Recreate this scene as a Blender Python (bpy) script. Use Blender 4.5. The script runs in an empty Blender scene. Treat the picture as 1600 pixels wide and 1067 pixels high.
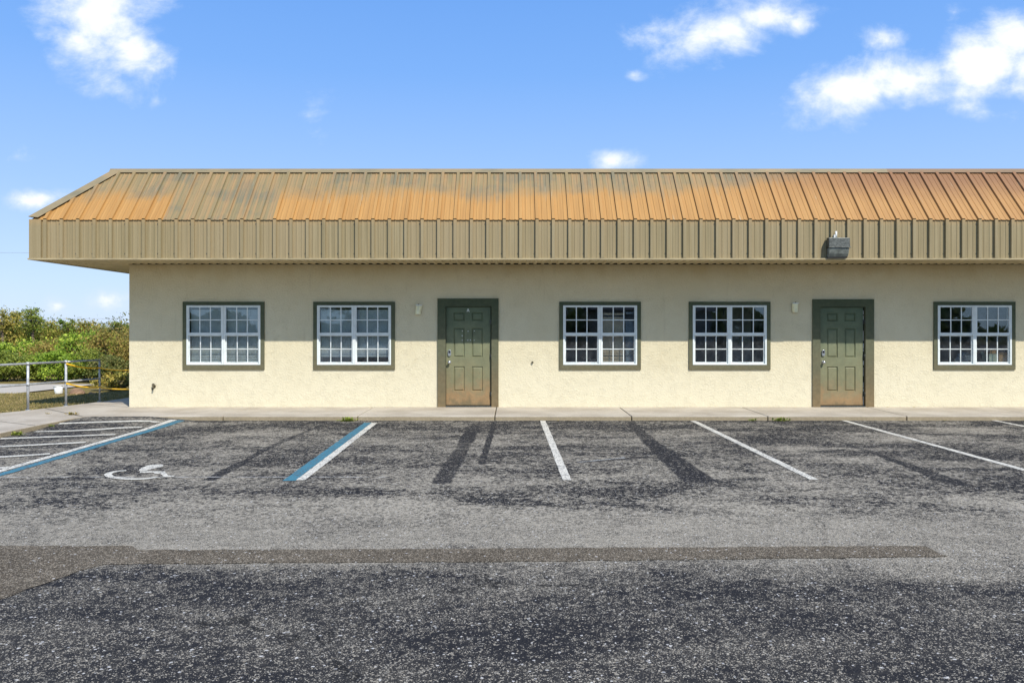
import bpy, math, random
from mathutils import Vector
random.seed(11)
sc = bpy.context.scene
C = sc.collection
F = 1250.0; X0 = 800.0; Y0 = 511.0; CZ = 1.68
YW = 16.03                      # wall face
WZ = 0.08                       # pavement top
SW = F / YW
def lin(v): 
    v /= 255.0
    return v / 12.92 if v <= .04045 else ((v + .055) / 1.055) ** 2.4
def rgb(r, g, b): return (lin(r), lin(g), lin(b), 1)
def ramp_z(x, y):               # the asphalt ramps up to the pavement at the hatched aisle
    if y < 13.0: return 0.0
    t = min(1, (y - 13.0) / 1.38)
    e = min(1, max(0, (-5.7 - x) / .8))
    return .076 * t * e
def G(px, py, z=None):          # a point on the ground seen at (px, py)
    zz = 0.0 if z is None else z
    for _ in range(6):
        Y = F * (CZ - zz) / (py - Y0); X = (px - X0) * Y / F
        if z is None: zz = ramp_z(X, Y)
    return Vector((X, Y, zz))
def PW(px): return (px - X0) / SW
def ZW(py): return CZ + (Y0 - py) / SW

# ------------------------------------------------------------------ nodes
class N:
    def __init__(s, nt):
        s.t = nt; nt.nodes.clear()
    def n(s, typ, **k):
        o = s.t.nodes.new(typ)
        for a, b in k.items(): setattr(o, a, b)
        return o
    def set(s, sock, v):
        if v is None: return
        if isinstance(v, bpy.types.NodeSocket): s.t.links.new(v, sock)
        elif isinstance(v, (tuple, list)) and sock.type == 'VECTOR': sock.default_value = v[:3]
        else: sock.default_value = v
    def m(s, op, a, b=None, c=None, clamp=False):
        o = s.n('ShaderNodeMath', operation=op, use_clamp=clamp)
        for i, v in enumerate((a, b, c)): s.set(o.inputs[i], v)
        return o.outputs[0]
    def vm(s, op, a, b=None):
        o = s.n('ShaderNodeVectorMath', operation=op)
        s.set(o.inputs[0], a); s.set(o.inputs[1], b)
        return o.outputs[1] if op in ('LENGTH', 'DISTANCE', 'DOT_PRODUCT') else o.outputs[0]
    def mix(s, f, a, b, mode='MIX'):
        o = s.n('ShaderNodeMix', data_type='RGBA', blend_type=mode)
        s.set(o.inputs[0], f); s.set(o.inputs[6], a); s.set(o.inputs[7], b)
        return o.outputs[2]
    def ramp(s, f, stops, interp='LINEAR'):
        o = s.n('ShaderNodeValToRGB'); r = o.color_ramp; r.interpolation = interp
        while len(r.elements) > 1: r.elements.remove(r.elements[-1])
        for i, (p, c) in enumerate(stops):
            e = r.elements[0] if i == 0 else r.elements.new(p)
            e.position = p; e.color = c if isinstance(c, tuple) else (c, c, c, 1)
        s.set(o.inputs[0], f)
        return o.outputs[0]
    def noise(s, v, scale, detail=4, rough=.55, dist=0):
        o = s.n('ShaderNodeTexNoise'); s.set(o.inputs['Vector'], v)
        o.inputs['Scale'].default_value = scale; o.inputs['Detail'].default_value = detail
        o.inputs['Roughness'].default_value = rough; o.inputs['Distortion'].default_value = dist
        return o.outputs[0]
    def vor(s, v, scale, feat='F1', rnd=1.0):
        o = s.n('ShaderNodeTexVoronoi', feature=feat); s.set(o.inputs['Vector'], v)
        o.inputs['Scale'].default_value = scale; o.inputs['Randomness'].default_value = rnd
        return o
    def pos(s): return s.n('ShaderNodeNewGeometry').outputs['Position']
    def sep(s, v):
        o = s.n('ShaderNodeSeparateXYZ'); s.set(o.inputs[0], v); return o.outputs
    def comb(s, x, y, z):
        o = s.n('ShaderNodeCombineXYZ')
        for i, v in enumerate((x, y, z)): s.set(o.inputs[i], v)
        return o.outputs[0]
    def sm(s, v, a, b):          # smoothstep a..b
        o = s.n('ShaderNodeMapRange', interpolation_type='SMOOTHSTEP')
        s.set(o.inputs[0], v); s.set(o.inputs[1], a); s.set(o.inputs[2], b); return o.outputs[0]
    def bump(s, h, strength=.5, dist=.01):
        o = s.n('ShaderNodeBump'); o.inputs['Strength'].default_value = strength
        o.inputs['Distance'].default_value = dist; s.set(o.inputs['Height'], h); return o.outputs[0]
    def out(s, col, rough=.8, normal=None, metal=0, spec=.3, **k):
        b = s.n('ShaderNodeBsdfPrincipled'); s.set(b.inputs['Base Color'], col)
        s.set(b.inputs['Roughness'], rough); s.set(b.inputs['Metallic'], metal)
        b.inputs['Specular IOR Level'].default_value = spec
        if normal is not None: s.set(b.inputs['Normal'], normal)
        for a, v in k.items(): s.set(b.inputs[a], v)
        o = s.n('ShaderNodeOutputMaterial'); s.t.links.new(b.outputs[0], o.inputs[0]); return b
def mat(name):
    m = bpy.data.materials.new(name); m.use_nodes = True
    return m, N(m.node_tree)

M = {}
def simple(name, col, rough=.7, var=.15, scale=8, metal=0, bump=.1, spec=.3, **k):
    m, n = mat(name); p = n.pos()
    f = n.noise(p, scale, 5)
    d = tuple(c * (1 - var) for c in col[:3]) + (1,); l = tuple(min(1, c * (1 + var)) for c in col[:3]) + (1,)
    n.out(n.mix(n.sm(f, .3, .7), d, l), rough, n.bump(n.noise(p, scale * 12, 3), bump, .003), metal, spec, **k)
    M[name] = m; return m

simple('white_vinyl', (.72, .76, .74, 1), .45, .05)
simple('galvanised', (.42, .43, .44, 1), .5, .2, 20, .35)
simple('chrome', (.62, .62, .62, 1), .28, .05, 10, .9, .0)
simple('black_rubber', (.02, .02, .022, 1), .6)
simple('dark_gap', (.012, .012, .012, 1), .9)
simple('interior_paint', (.30, .29, .27, 1), .9, .1)
simple('carpet', (.12, .11, .10, 1), .95, .2)
simple('blind_slat', (.60, .60, .57, 1), .6, .05)
simple('tan_slat', (.62, .46, .30, 1), .7, .1)
simple('brass_dirty', (.13, .11, .07, 1), .6, .3, 40, .5)
simple('lamp_cream', (.82, .80, .55, 1), .5, .1, 15)
simple('lamp_metal', (.10, .105, .095, 1), .5, .35, 30, .5)
simple('tape_yellow', (.85, .50, .02, 1), .5, .1)
simple('bucket_white', (.75, .75, .72, 1), .5, .1)
simple('rock_brown', (.30, .19, .12, 1), .9, .35, 6, 0, .6)
simple('cardboard', (.50, .29, .13, 1), .9, .1)
simple('cream_box', (.62, .62, .45, 1), .9, .1)
simple('grey_cloth', (.22, .24, .26, 1), .9, .25)
simple('dark_wood', (.10, .055, .03, 1), .6, .25)
simple('wire_black', (.25, .25, .26, 1), .7)
simple('bark', (.13, .10, .07, 1), .9, .35, 15, 0, .5)
simple('letter_white', (.72, .72, .68, 1), .7, .1)
simple('house_siding_trim', (.6, .6, .58, 1), .7, .1)
simple('shingle', (.10, .09, .085, 1), .9, .3, 5)

def asphalt_core(n, p, wear, tint=(.0215, .0215, .0235, 1), chip=(.44, .405, .33, 1)):
    x, y, z = n.sep(p)
    v = n.comb(x, y, 0.0)
    v1 = n.vor(v, 140); r1 = n.sep(v1.outputs['Color'])[0]
    v2 = n.vor(v, 235); r2 = n.sep(v2.outputs['Color'])[1]
    cl = n.sep(n.vor(v, 34).outputs['Color'])[0]; cover = n.m('ADD', n.m('MULTIPLY', wear, .50), n.m('MULTIPLY_ADD', n.m('GREATER_THAN', cl, .62), .10, .02))
    a = n.m('LESS_THAN', r1, cover)
    b = n.m('LESS_THAN', r2, n.m('MULTIPLY', cover, .8))
    ch = n.m('MAXIMUM', n.m('MULTIPLY', a, .8), n.m('MULTIPLY', b, .55))
    fog = n.mix(n.m('MULTIPLY', wear, .62), tint, (.20, .178, .135, 1))       # dust and worn binder
    g = n.noise(v, 260, 2)
    fog = n.mix(1.0, fog, n.ramp(g, [(.25, .55), (.75, 1.45)]), 'MULTIPLY')
    far = n.sm(y, 5.6, 7.6)
    v3 = n.sep(n.vor(v, 42).outputs['Color']); v4 = n.sep(n.vor(v, 24).outputs['Color'])
    g3 = n.m('MULTIPLY', n.m('LESS_THAN', v3[0], n.m('MULTIPLY_ADD', wear, .42, .05)), .62)
    g4 = n.m('MULTIPLY', n.m('LESS_THAN', v4[1], n.m('MULTIPLY_ADD', wear, .22, .01)), .5)
    dk = n.m('MULTIPLY', n.m('LESS_THAN', v3[2], .30), .55)
    ch = n.m('MAXIMUM', ch, n.m('MULTIPLY', n.m('MAXIMUM', g3, g4), far))
    ch = n.m('MULTIPLY', ch, n.m('SUBTRACT', 1.0, n.m('MULTIPLY', dk, far)))
    fog = n.mix(n.m('MULTIPLY', dk, far), fog, (.020, .020, .020, 1))
    hue = n.mix(n.sep(v1.outputs['Color'])[2], chip, (.40, .35, .27, 1))
    col = n.mix(ch, fog, hue)
    big = n.m('LESS_THAN', n.sep(n.vor(v, 80).outputs['Color'])[1], .009)
    col = n.mix(n.m('MULTIPLY', big, .85), col, (.55, .53, .49, 1))
    h = n.m('ADD', n.m('MULTIPLY', v1.outputs['Distance'], -40.0), n.m('MULTIPLY', g, 1.2))
    return col, n.bump(n.m('MULTIPLY', n.vor(v, 75).outputs['Distance'], -1.0), .55, .012)

def asphalt():
    m, n = mat('asphalt_worn'); p = n.pos(); x, y, z = n.sep(p)
    big = n.noise(n.comb(n.m('MULTIPLY', x, .35), y, 0.0), .8, 5, .6)
    yy = n.m('MULTIPLY_ADD', n.m('SUBTRACT', big, .5), 2.2, y)
    # wear by distance from the kerb: 0..16 m
    prof = n.ramp(n.m('DIVIDE', yy, 16.0), [(.0, .10), (.24, .08), (.325, .10), (.345, .34), (.365, .55), (.38, .66), (.44, .74), (.475, .50), (.515, .12), (.55, .36), (.60, .34),
                                            (.68, .16), (.76, .34), (.83, .12), (.87, .04), (1.0, .0)])
    n2 = n.noise(n.comb(n.m('MULTIPLY', x, .6), n.m('MULTIPLY', y, 1.25), 3.0), 1.0, 7, .62, .5)
    n3 = n.noise(n.comb(x, y, 9.0), 4.0, 5, .7, .3)
    amp = n.m('MULTIPLY_ADD', n.sm(y, 4.8, 7.0), .78, .22)
    amp = n.m('MULTIPLY', amp, n.m('SUBTRACT', 1.0, n.m('MULTIPLY', n.m('MULTIPLY', n.sm(y, 5.9, 6.3), n.m('SUBTRACT', 1.0, n.sm(y, 6.9, 7.6))), .45)))
    dev = n.m('MULTIPLY', n.m('SUBTRACT', n2, .5), 3.4)
    dev = n.m('ADD', dev, n.m('MULTIPLY', n.m('SUBTRACT', n3, .5), 1.3))
    n4 = n.m('MULTIPLY_ADD', n.sep(n.vor(n.comb(x, y, 0.0), 22).outputs['Color'])[2], .45, n.m('MULTIPLY', n.noise(n.comb(x, y, 5.0), 14, 4, .7), .55))
    dev = n.m('ADD', dev, n.m('MULTIPLY', n.m('SUBTRACT', n4, .5), 1.25))
    w = n.m('ADD', prof, n.m('MULTIPLY', dev, amp))
    # soft dark seams and oil strips
    def seg(a, b, wa, wb, amt, w):
        ax, ay = a.x, a.y; dx, dy = b.x - ax, b.y - ay; L2 = dx * dx + dy * dy
        px = n.m('SUBTRACT', x, ax); py = n.m('SUBTRACT', y, ay)
        t = n.m('DIVIDE', n.m('ADD', n.m('MULTIPLY', px, dx), n.m('MULTIPLY', py, dy)), L2, clamp=True)
        qx = n.m('SUBTRACT', px, n.m('MULTIPLY', t, dx)); qy = n.m('SUBTRACT', py, n.m('MULTIPLY', t, dy))
        d = n.m('SQRT', n.m('ADD', n.m('MULTIPLY', qx, qx), n.m('MULTIPLY', qy, qy)))
        d = n.m('ADD', d, n.m('MULTIPLY', n.m('SUBTRACT', n3, .5), .07))
        wd = n.m('MULTIPLY_ADD', t, wb - wa, wa)
        k = n.m('SUBTRACT', 1.0, n.sm(n.m('DIVIDE', d, wd), .8, 1.1))
        return n.m('MAXIMUM', w, n.m('MULTIPLY', k, amt)) if w is not None else n.m('MULTIPLY', k, amt)
    s = None
    for (a, b, wa, wb, amt) in [
        ((500, 665), (416, 701), .05, .07, .6), ((416, 701), (380, 722), .07, .05, .95), ((380, 722), (328, 749), .10, .09, .9),
        ((741, 666), (728, 690), .13, .15, .9), ((728, 690), (712, 718), .12, .12, .65), ((712, 718), (690, 753), .14, .13, .8),
        ((773, 658), (753, 724), .05, .06, .9),
        ((986, 659), (1013, 688), .07, .14, .7), ((1013, 688), (1090, 749), .14, .24, .95), ((1100, 747), (1150, 758), .04, .03, .8),
        ((1255, 671), (1375, 711), .03, .06, .55), ((1375, 711), (1495, 755), .06, .17, .85),
        ((905, 722), (1010, 714), .08, .12, .7)]:
        s = seg(G(*a), G(*b), wa * .85, wb * .85, min(1, amt * 1.1), s)
    # narrow dark foot of the kerb
    w = n.m('MULTIPLY', w, n.m('SUBTRACT', 1.0, s))
    w = n.m('MAXIMUM', n.m('MINIMUM', w, 1.0), 0.0)
    col, nb = asphalt_core(n, p, w)
    col = n.mix(n.m('MULTIPLY', s, .8), col, n.mix(.5, col, (.020, .021, .024, 1)))
    # ghost of an older layout line
    gl_ = n.m('MULTIPLY', n.m('LESS_THAN', n.m('ABSOLUTE', n.m('SUBTRACT', y, 8.98)), .016), n.m('MULTIPLY', n.m('GREATER_THAN', x, -6.8), n.m('LESS_THAN', x, -1.4)))
    col = n.mix(n.m('MULTIPLY', gl_, n.sm(n3, .42, .60)), col, (.40, .39, .36, 1))
    # hairline cracks
    ck = n.vor(n.comb(x, y, 0.0), .33, 'DISTANCE_TO_EDGE').outputs['Distance']
    ck2 = n.m('ADD', ck, n.m('MULTIPLY', n.m('SUBTRACT', n3, .5), .12))
    ckm = n.m('MULTIPLY', n.m('LESS_THAN', n.m('ABSOLUTE', ck2), .0035), n.sm(n2, .5, .6))
    col = n.mix(n.m('MULTIPLY', ckm, .75), col, (.012, .012, .012, 1))
    n.out(col, .92, nb, 0, .1); M['asphalt'] = m
asphalt()
def patch_mat():
    m, n = mat('asphalt_patch'); p = n.pos()
    f = n.noise(p, 1.5, 5, .6)
    col, nb = asphalt_core(n, p, n.m('MULTIPLY_ADD', f, .5, .02), (.048, .037, .025, 1), (.27, .215, .15, 1))
    n.out(col, .92, nb, 0, .1); M['patch'] = m
patch_mat()
def paint(name, col):
    m, n = mat(name); p = n.pos(); x, y, z = n.sep(p)
    v = n.comb(x, y, 0.0)
    wn = n.noise(v, 3.5, 6, .7)
    chips = n.sep(n.vor(v, 75).outputs['Color'])[0]
    k = n.m('GREATER_THAN', n.m('ADD', n.m('MULTIPLY', wn, .9), n.m('MULTIPLY', chips, .5)), .82)
    d = tuple(c * .8 for c in col[:3]) + (1,)
    c1 = n.mix(n.noise(v, 25, 4), d, col)
    n.out(n.mix(n.m('MULTIPLY', k, .75), c1, (.08, .08, .085, 1)), .75, n.bump(n.vor(v, 75).outputs['Distance'], .3, .008), 0, .25)
    M[name] = m
paint('paint_white', (.68, .645, .545, 1)); paint('paint_blue', (.055, .20, .265, 1))
def worn_white():
    m, n = mat('paint_faded'); p = n.pos(); x, y, z = n.sep(p); v = n.comb(x, y, 0.0)
    chips = n.sep(n.vor(v, 60).outputs['Color'])[0]
    k = n.m('GREATER_THAN', n.m('ADD', n.m('MULTIPLY', n.noise(v, 4, 6, .7), .9), n.m('MULTIPLY', chips, .6)), .80)
    n.out(n.mix(n.m('MULTIPLY', k, .7), (.50, .50, .47, 1), (.09, .09, .09, 1)), .8); M['paint_faded'] = m
worn_white()
def concrete():
    m, n = mat('concrete'); p = n.pos(); x, y, z = n.sep(p)
    a = n.noise(p, 1.3, 6, .6); b = n.noise(p, 90, 3, .6)
    c = n.mix(n.sm(a, .3, .7), (.37, .32, .25, 1), (.50, .445, .36, 1))
    c = n.mix(1.0, c, n.ramp(b, [(.3, .82), (.7, 1.12)]), 'MULTIPLY')
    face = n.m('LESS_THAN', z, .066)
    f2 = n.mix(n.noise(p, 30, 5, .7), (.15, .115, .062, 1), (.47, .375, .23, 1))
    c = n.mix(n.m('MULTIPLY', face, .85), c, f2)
    st = n.sm(n.noise(p, 2.3, 5, .7), .60, .72)
    c = n.mix(n.m('MULTIPLY', st, .3), c, (.20, .18, .15, 1))
    n.out(c, .9, n.bump(n.m('ADD', b, n.m('MULTIPLY', n.noise(p, 25, 4), 1.5)), .5, .01)); M['concrete'] = m
concrete()
def stucco():
    m, n = mat('stucco'); p = n.pos(); x, y, z = n.sep(p)
    w = n.noise(p, 5, 4, .6)
    q = n.vm('ADD', p, n.vm('SCALE', n.comb(w, w, w), None))
    warp = n.comb(n.m('MULTIPLY_ADD', w, .25, x), y, n.m('MULTIPLY_ADD', w, .3, z))
    r = n.m('ABSOLUTE', n.m('SUBTRACT', n.noise(warp, 15, 5, .6, .5), .5))
    ridge = n.sm(r, 0.0, .07)
    patchy = n.sm(n.noise(p, 6.0, 3), .38, .62)
    h = n.m('ADD', n.m('MULTIPLY', n.m('MULTIPLY', ridge, patchy), .55), n.m('MULTIPLY', n.noise(p, 30, 5, .7), 2.6))
    base = n.mix(n.sm(n.noise(p, .7, 5, .6), .3, .7), (.65, .573, .385, 1), (.70, .625, .435, 1))
    g = n.sm(n.m('MULTIPLY_ADD', n.m('SUBTRACT', n.noise(p, 1.2, 4), .5), .8, z), .3, 1.5)
    base = n.mix(g, n.mix(.75, base, (.73, .665, .49, 1)), base)
    # brownish bounce light from the soffit, painted into the wall top
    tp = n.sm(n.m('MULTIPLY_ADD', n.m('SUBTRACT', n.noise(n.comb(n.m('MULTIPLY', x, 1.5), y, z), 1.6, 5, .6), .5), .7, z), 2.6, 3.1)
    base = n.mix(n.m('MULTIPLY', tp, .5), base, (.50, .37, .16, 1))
    st = n.sm(n.noise(n.comb(n.m('MULTIPLY', x, 5), y, n.m('MULTIPLY', z, .5)), 1.6, 5, .65), .58, .75)
    base = n.mix(n.m('MULTIPLY', st, .18), base, (.40, .34, .22, 1))
    base = n.mix(n.m('MULTIPLY', n.m('SUBTRACT', 1.0, ridge), n.m('MULTIPLY', patchy, .05)), base, (.42, .35, .22, 1))
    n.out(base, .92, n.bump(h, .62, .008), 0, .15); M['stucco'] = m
stucco()
def green_paint():
    m, n = mat('green_trim'); p = n.pos(); x, y, z = n.sep(p)
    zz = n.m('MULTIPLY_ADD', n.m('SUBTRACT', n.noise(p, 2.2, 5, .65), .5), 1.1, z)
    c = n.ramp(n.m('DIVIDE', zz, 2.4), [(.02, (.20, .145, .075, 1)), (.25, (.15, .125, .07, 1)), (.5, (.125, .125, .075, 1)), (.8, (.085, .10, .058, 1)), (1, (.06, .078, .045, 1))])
    c = n.mix(1.0, c, n.ramp(n.noise(p, 14, 4, .6), [(.3, .85), (.7, 1.12)]), 'MULTIPLY')
    n.out(c, .75, n.bump(n.noise(p, 60, 4), .35, .004), 0, .25); M['trim'] = m
    m, n = mat('green_door'); p = n.pos(); x, y, z = n.sep(p)
    nz = n.m('SUBTRACT', n.noise(n.comb(n.m('MULTIPLY', x, 1.3), y, z), 2.8, 7, .72), .5)
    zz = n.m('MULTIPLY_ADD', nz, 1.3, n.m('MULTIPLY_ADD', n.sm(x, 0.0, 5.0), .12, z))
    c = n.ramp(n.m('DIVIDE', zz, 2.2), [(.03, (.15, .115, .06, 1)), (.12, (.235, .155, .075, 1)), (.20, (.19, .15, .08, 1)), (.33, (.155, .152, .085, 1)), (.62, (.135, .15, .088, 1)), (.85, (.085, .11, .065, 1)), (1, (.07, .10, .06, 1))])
    sc1 = n.sm(n.noise(n.comb(n.m('MULTIPLY', x, 3), y, z), 9, 6, .75), .60, .70)
    c = n.mix(n.m('MULTIPLY', sc1, .5), c, (.10, .085, .05, 1))
    c = n.mix(1.0, c, n.ramp(n.noise(p, 5, 5, .7), [(.3, .85), (.7, 1.15)]), 'MULTIPLY')
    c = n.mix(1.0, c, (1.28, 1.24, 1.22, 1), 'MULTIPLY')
    n.out(c, .6, n.bump(n.noise(p, 50, 3), .15, .002), 0, .35); M['door'] = m
green_paint()
def metals():
    # striping shared by both: fine vertical ghost lines along the panels
    m, n = mat('fascia_metal'); p = n.pos(); x, y, z = n.sep(p)
    sx = n.noise(n.comb(n.m('MULTIPLY', n.m('ADD', x, n.m('MULTIPLY', y, .7)), 14), 0.0, n.m('MULTIPLY', z, .35)), 1.0, 4, .6)
    c = n.ramp(sx, [(.3, (.225, .185, .095, 1)), (.5, (.285, .225, .12, 1)), (.62, (.32, .26, .145, 1)), (.75, (.245, .215, .122, 1))])
    lx = n.noise(n.comb(x, y, 0.0), .45, 4)
    c = n.mix(n.m('MULTIPLY', n.sm(lx, .4, .65), .35), c, (.36, .275, .16, 1))
    t = n.sm(n.m('MULTIPLY_ADD', sx, .12, z), 3.60, 3.74)
    c = n.mix(n.m('MULTIPLY', t, .5), c, (.42, .27, .12, 1))
    dots = n.sm(n.noise(p, 26, 3, .7), .66, .76)
    c = n.mix(n.m('MULTIPLY', dots, .3), c, (.16, .13, .08, 1))
    n.out(c, .62, n.bump(n.noise(p, 7, 2), .08, .01), 0, .35); M['fascia'] = m

    m, n = mat('roof_metal'); p = n.pos(); x, y, z = n.sep(p)
    sx = n.noise(n.comb(n.m('MULTIPLY', x, 13), 0.0, n.m('MULTIPLY', z, .7)), 1.0, 5, .65)
    pan = n.m('FLOOR', n.m('DIVIDE', n.m('ADD', x, 4.55), .9144))        # three-rib sheets
    wn = n.n('ShaderNodeTexWhiteNoise', noise_dimensions='1D'); n.set(wn.inputs['W'], pan); pr = wn.outputs['Value']
    low = n.noise(n.comb(n.m('MULTIPLY', x, .9), 0.0, n.m('MULTIPLY', z, 1.3)), 1.4, 5, .6)
    khaki = n.mix(n.sm(sx, .3, .7), (.20, .168, .085, 1), (.285, .222, .112, 1))
    khaki = n.mix(n.m('MULTIPLY', n.sm(low, .46, .62), .85), khaki, (.145, .148, .10, 1))
    orange = n.mix(n.sm(sx, .3, .7), (.365, .19, .055, 1), (.455, .25, .078, 1))
    right = n.sm(x, 1.5, 8.5)
    thr = n.m('ADD', n.m('MULTIPLY_ADD', pr, .12, 4.10), n.m('MULTIPLY', n.sm(x, 2.5, 6.5), .42))
    e = n.m('ADD', z, n.m('MULTIPLY', n.m('SUBTRACT', sx, .5), .75))
    e = n.m('ADD', e, n.m('MULTIPLY', n.m('SUBTRACT', low, .5), .5))
    isk = n.m('MULTIPLY', n.sm(n.m('SUBTRACT', e, thr), -.08, .26), .9)
    # one run of replaced sheets keeps its grey-green colour
    gap = n.m('MULTIPLY', n.m('GREATER_THAN', x, -6.5), n.m('LESS_THAN', x, -4.44))
    isk = n.m('MAXIMUM', isk, n.m('MULTIPLY', gap, .92))
    c = n.mix(isk, orange, khaki)
    c = n.mix(n.m('MULTIPLY', isk, n.m('MULTIPLY', n.sm(sx, .42, .62), .6)), c, (.35, .20, .085, 1))
    # reddish brown burn towards the right-hand top
    rb = n.m('MULTIPLY', n.sm(x, 4.0, 7.6), n.sm(n.m('ADD', z, n.m('MULTIPLY', n.m('SUBTRACT', low, .5), .6)), 3.95, 4.65))
    c = n.mix(n.m('MULTIPLY', rb, .95), c, (.20, .095, .042, 1))
    c = n.mix(n.m('MULTIPLY', right, .25), c, (.35, .18, .075, 1))
    chalk = n.m('MULTIPLY', n.sm(n.noise(n.comb(n.m('MULTIPLY', x, 16), 0.0, n.m('MULTIPLY', z, 1.6)), .8, 3, .6), .66, .72), .6)
    c = n.mix(chalk, c, (.40, .33, .21, 1))
    fine = n.m('ABSOLUTE', n.m('SINE', n.m('MULTIPLY', x, math.pi / .3048 * 6)))
    c = n.mix(n.m('MULTIPLY', n.m('SUBTRACT', 1.0, n.sm(fine, 0.0, .35)), .16), c, (.12, .07, .03, 1))
    n.out(c, .6, n.bump(n.noise(p, 6, 2), .06, .01), 0, .35); M['roof'] = m

    m, n = mat('cap_metal'); p = n.pos(); x, y, z = n.sep(p)
    sx = n.noise(n.comb(n.m('MULTIPLY', x, .8), y, n.m('MULTIPLY', z, 3)), 1.2, 6, .65)
    c = n.ramp(sx, [(.3, (.17, .155, .10, 1)), (.5, (.26, .205, .115, 1)), (.7, (.33, .225, .11, 1))])
    c = n.mix(n.m('MULTIPLY', n.m('GREATER_THAN', x, 7.42), .7), c, (.19, .105, .055, 1))
    n.out(c, .6, None, 0, .35); M['cap'] = m
    simple('soffit_metal', (.56, .47, .29, 1), .6, .12, 3)
    simple('edge_metal', (.40, .325, .19, 1), .6, .15, 4)
metals()
def glass():
    m, n = mat('window_glass'); p = n.pos()
    lw = n.n('ShaderNodeLayerWeight'); lw.inputs[0].default_value = .25
    tr = n.n('ShaderNodeBsdfTransparent'); tr.inputs[0].default_value = (.89, .925, .93, 1)
    gl = n.n('ShaderNodeBsdfGlossy'); gl.inputs['Roughness'].default_value = .012; gl.inputs[0].default_value = (.6, .78, 1, 1)
    n.set(gl.inputs['Normal'], n.bump(n.noise(p, 2.2, 2), .12, .006))
    df = n.n('ShaderNodeBsdfDiffuse'); df.inputs[0].default_value = (.45, .46, .47, 1)
    mx = n.n('ShaderNodeMixShader'); n.set(mx.inputs[0], n.m('MULTIPLY_ADD', lw.outputs['Fresnel'], .5, .062))
    n.set(mx.inputs[1], tr.outputs[0]); n.set(mx.inputs[2], gl.outputs[0])
    m2 = n.n('ShaderNodeMixShader'); n.set(m2.inputs[0], n.m('MULTIPLY', n.sm(n.noise(p, 9, 6, .75), .5, .8), .10))
    n.set(m2.inputs[1], mx.outputs[0]); n.set(m2.inputs[2], df.outputs[0])
    o = n.n('ShaderNodeOutputMaterial'); n.set(o.inputs[0], m2.outputs[0]); M['glass'] = m
    m, n = mat('insect_screen'); p = n.pos()
    tr = n.n('ShaderNodeBsdfTransparent'); df = n.n('ShaderNodeBsdfDiffuse'); df.inputs[0].default_value = (.16, .165, .17, 1)
    mx = n.n('ShaderNodeMixShader'); n.set(mx.inputs[0], n.m('MULTIPLY_ADD', n.sm(n.noise(p, 7, 6, .7), .42, .68), .18, .04))
    n.set(mx.inputs[1], tr.outputs[0]); n.set(mx.inputs[2], df.outputs[0])
    o = n.n('ShaderNodeOutputMaterial'); n.set(o.inputs[0], mx.outputs[0]); M['screen'] = m
glass()
def lawn():
    m, n = mat('dry_lawn'); p = n.pos(); x, y, z = n.sep(p)
    a = n.noise(n.comb(n.m('MULTIPLY', x, .8), y, 0.0), 1.8, 6, .7); b = n.noise(p, 35, 4, .7)
    c = n.ramp(a, [(.3, (.11, .105, .03, 1)), (.5, (.21, .165, .055, 1)), (.65, (.33, .24, .11, 1)), (.8, (.42, .32, .18, 1))])
    c = n.mix(1.0, c, n.ramp(b, [(.3, .6), (.7, 1.3)]), 'MULTIPLY')
    n.out(c, .95, n.bump(b, .8, .03), 0, .1); M['lawn'] = m
    m, n = mat('grass_blades')
    r = n.n('ShaderNodeNewGeometry').outputs['Random Per Island']
    n.out(n.ramp(r, [(0, (.09, .11, .025, 1)), (.35, (.21, .18, .05, 1)), (.7, (.34, .26, .11, 1)), (1, (.45, .36, .18, 1))]), .8, None, 0, .1); M['blades'] = m
    m, n = mat('old_road'); p = n.pos()
    c = n.mix(n.noise(p, 1.2, 6, .7), (.38, .335, .27, 1), (.52, .47, .39, 1))
    n.out(c, .95, n.bump(n.noise(p, 60, 3), .4, .01)); M['road'] = m
lawn()
def leafmat(name, cols):
    cols = [tuple(min(.6, v * (2.15, 2.0, 1.6)[k_]) for k_, v in enumerate(c)) for c in cols]
    m, n = mat(name); g = n.n('ShaderNodeNewGeometry'); r = g.outputs['Random Per Island']
    big = n.noise(g.outputs['Position'], 1.1, 4, .6)
    k = n.m('FRACT', n.m('MULTIPLY_ADD', big, 1.0, n.m('MULTIPLY', r, .45)))
    st = [(i / (len(cols) - 1) * .8 + .1, c + (1,)) for i, c in enumerate(cols)]
    c = n.ramp(k, st)
    c = n.mix(1.0, c, n.ramp(r, [(0, .65), (1, 1.35)]), 'MULTIPLY')
    b = n.n('ShaderNodeBsdfPrincipled'); n.set(b.inputs['Base Color'], c); b.inputs['Roughness'].default_value = .6
    b.inputs['Specular IOR Level'].default_value = .25
    t = n.n('ShaderNodeBsdfTranslucent'); n.set(t.inputs[0], c)
    mx = n.n('ShaderNodeMixShader'); mx.inputs[0].default_value = .3
    n.set(mx.inputs[1], b.outputs[0]); n.set(mx.inputs[2], t.outputs[0])
    o = n.n('ShaderNodeOutputMaterial'); n.set(o.inputs[0], mx.outputs[0]); M[name] = m
leafmat('leaf_bright', [(.10, .17, .02), (.17, .26, .03), (.08, .15, .02), (.22, .28, .045)])
leafmat('leaf_green', [(.05, .10, .02), (.10, .15, .025), (.16, .19, .035), (.06, .09, .025)])
leafmat('leaf_olive', [(.14, .135, .03), (.20, .175, .045), (.09, .11, .025), (.24, .20, .06)])
leafmat('leaf_rust', [(.15, .105, .035), (.13, .125, .03), (.20, .15, .055), (.12, .12, .03)])
leafmat('leaf_dark', [(.03, .06, .02), (.05, .08, .02), (.08, .10, .03), (.10, .10, .04)])
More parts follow.
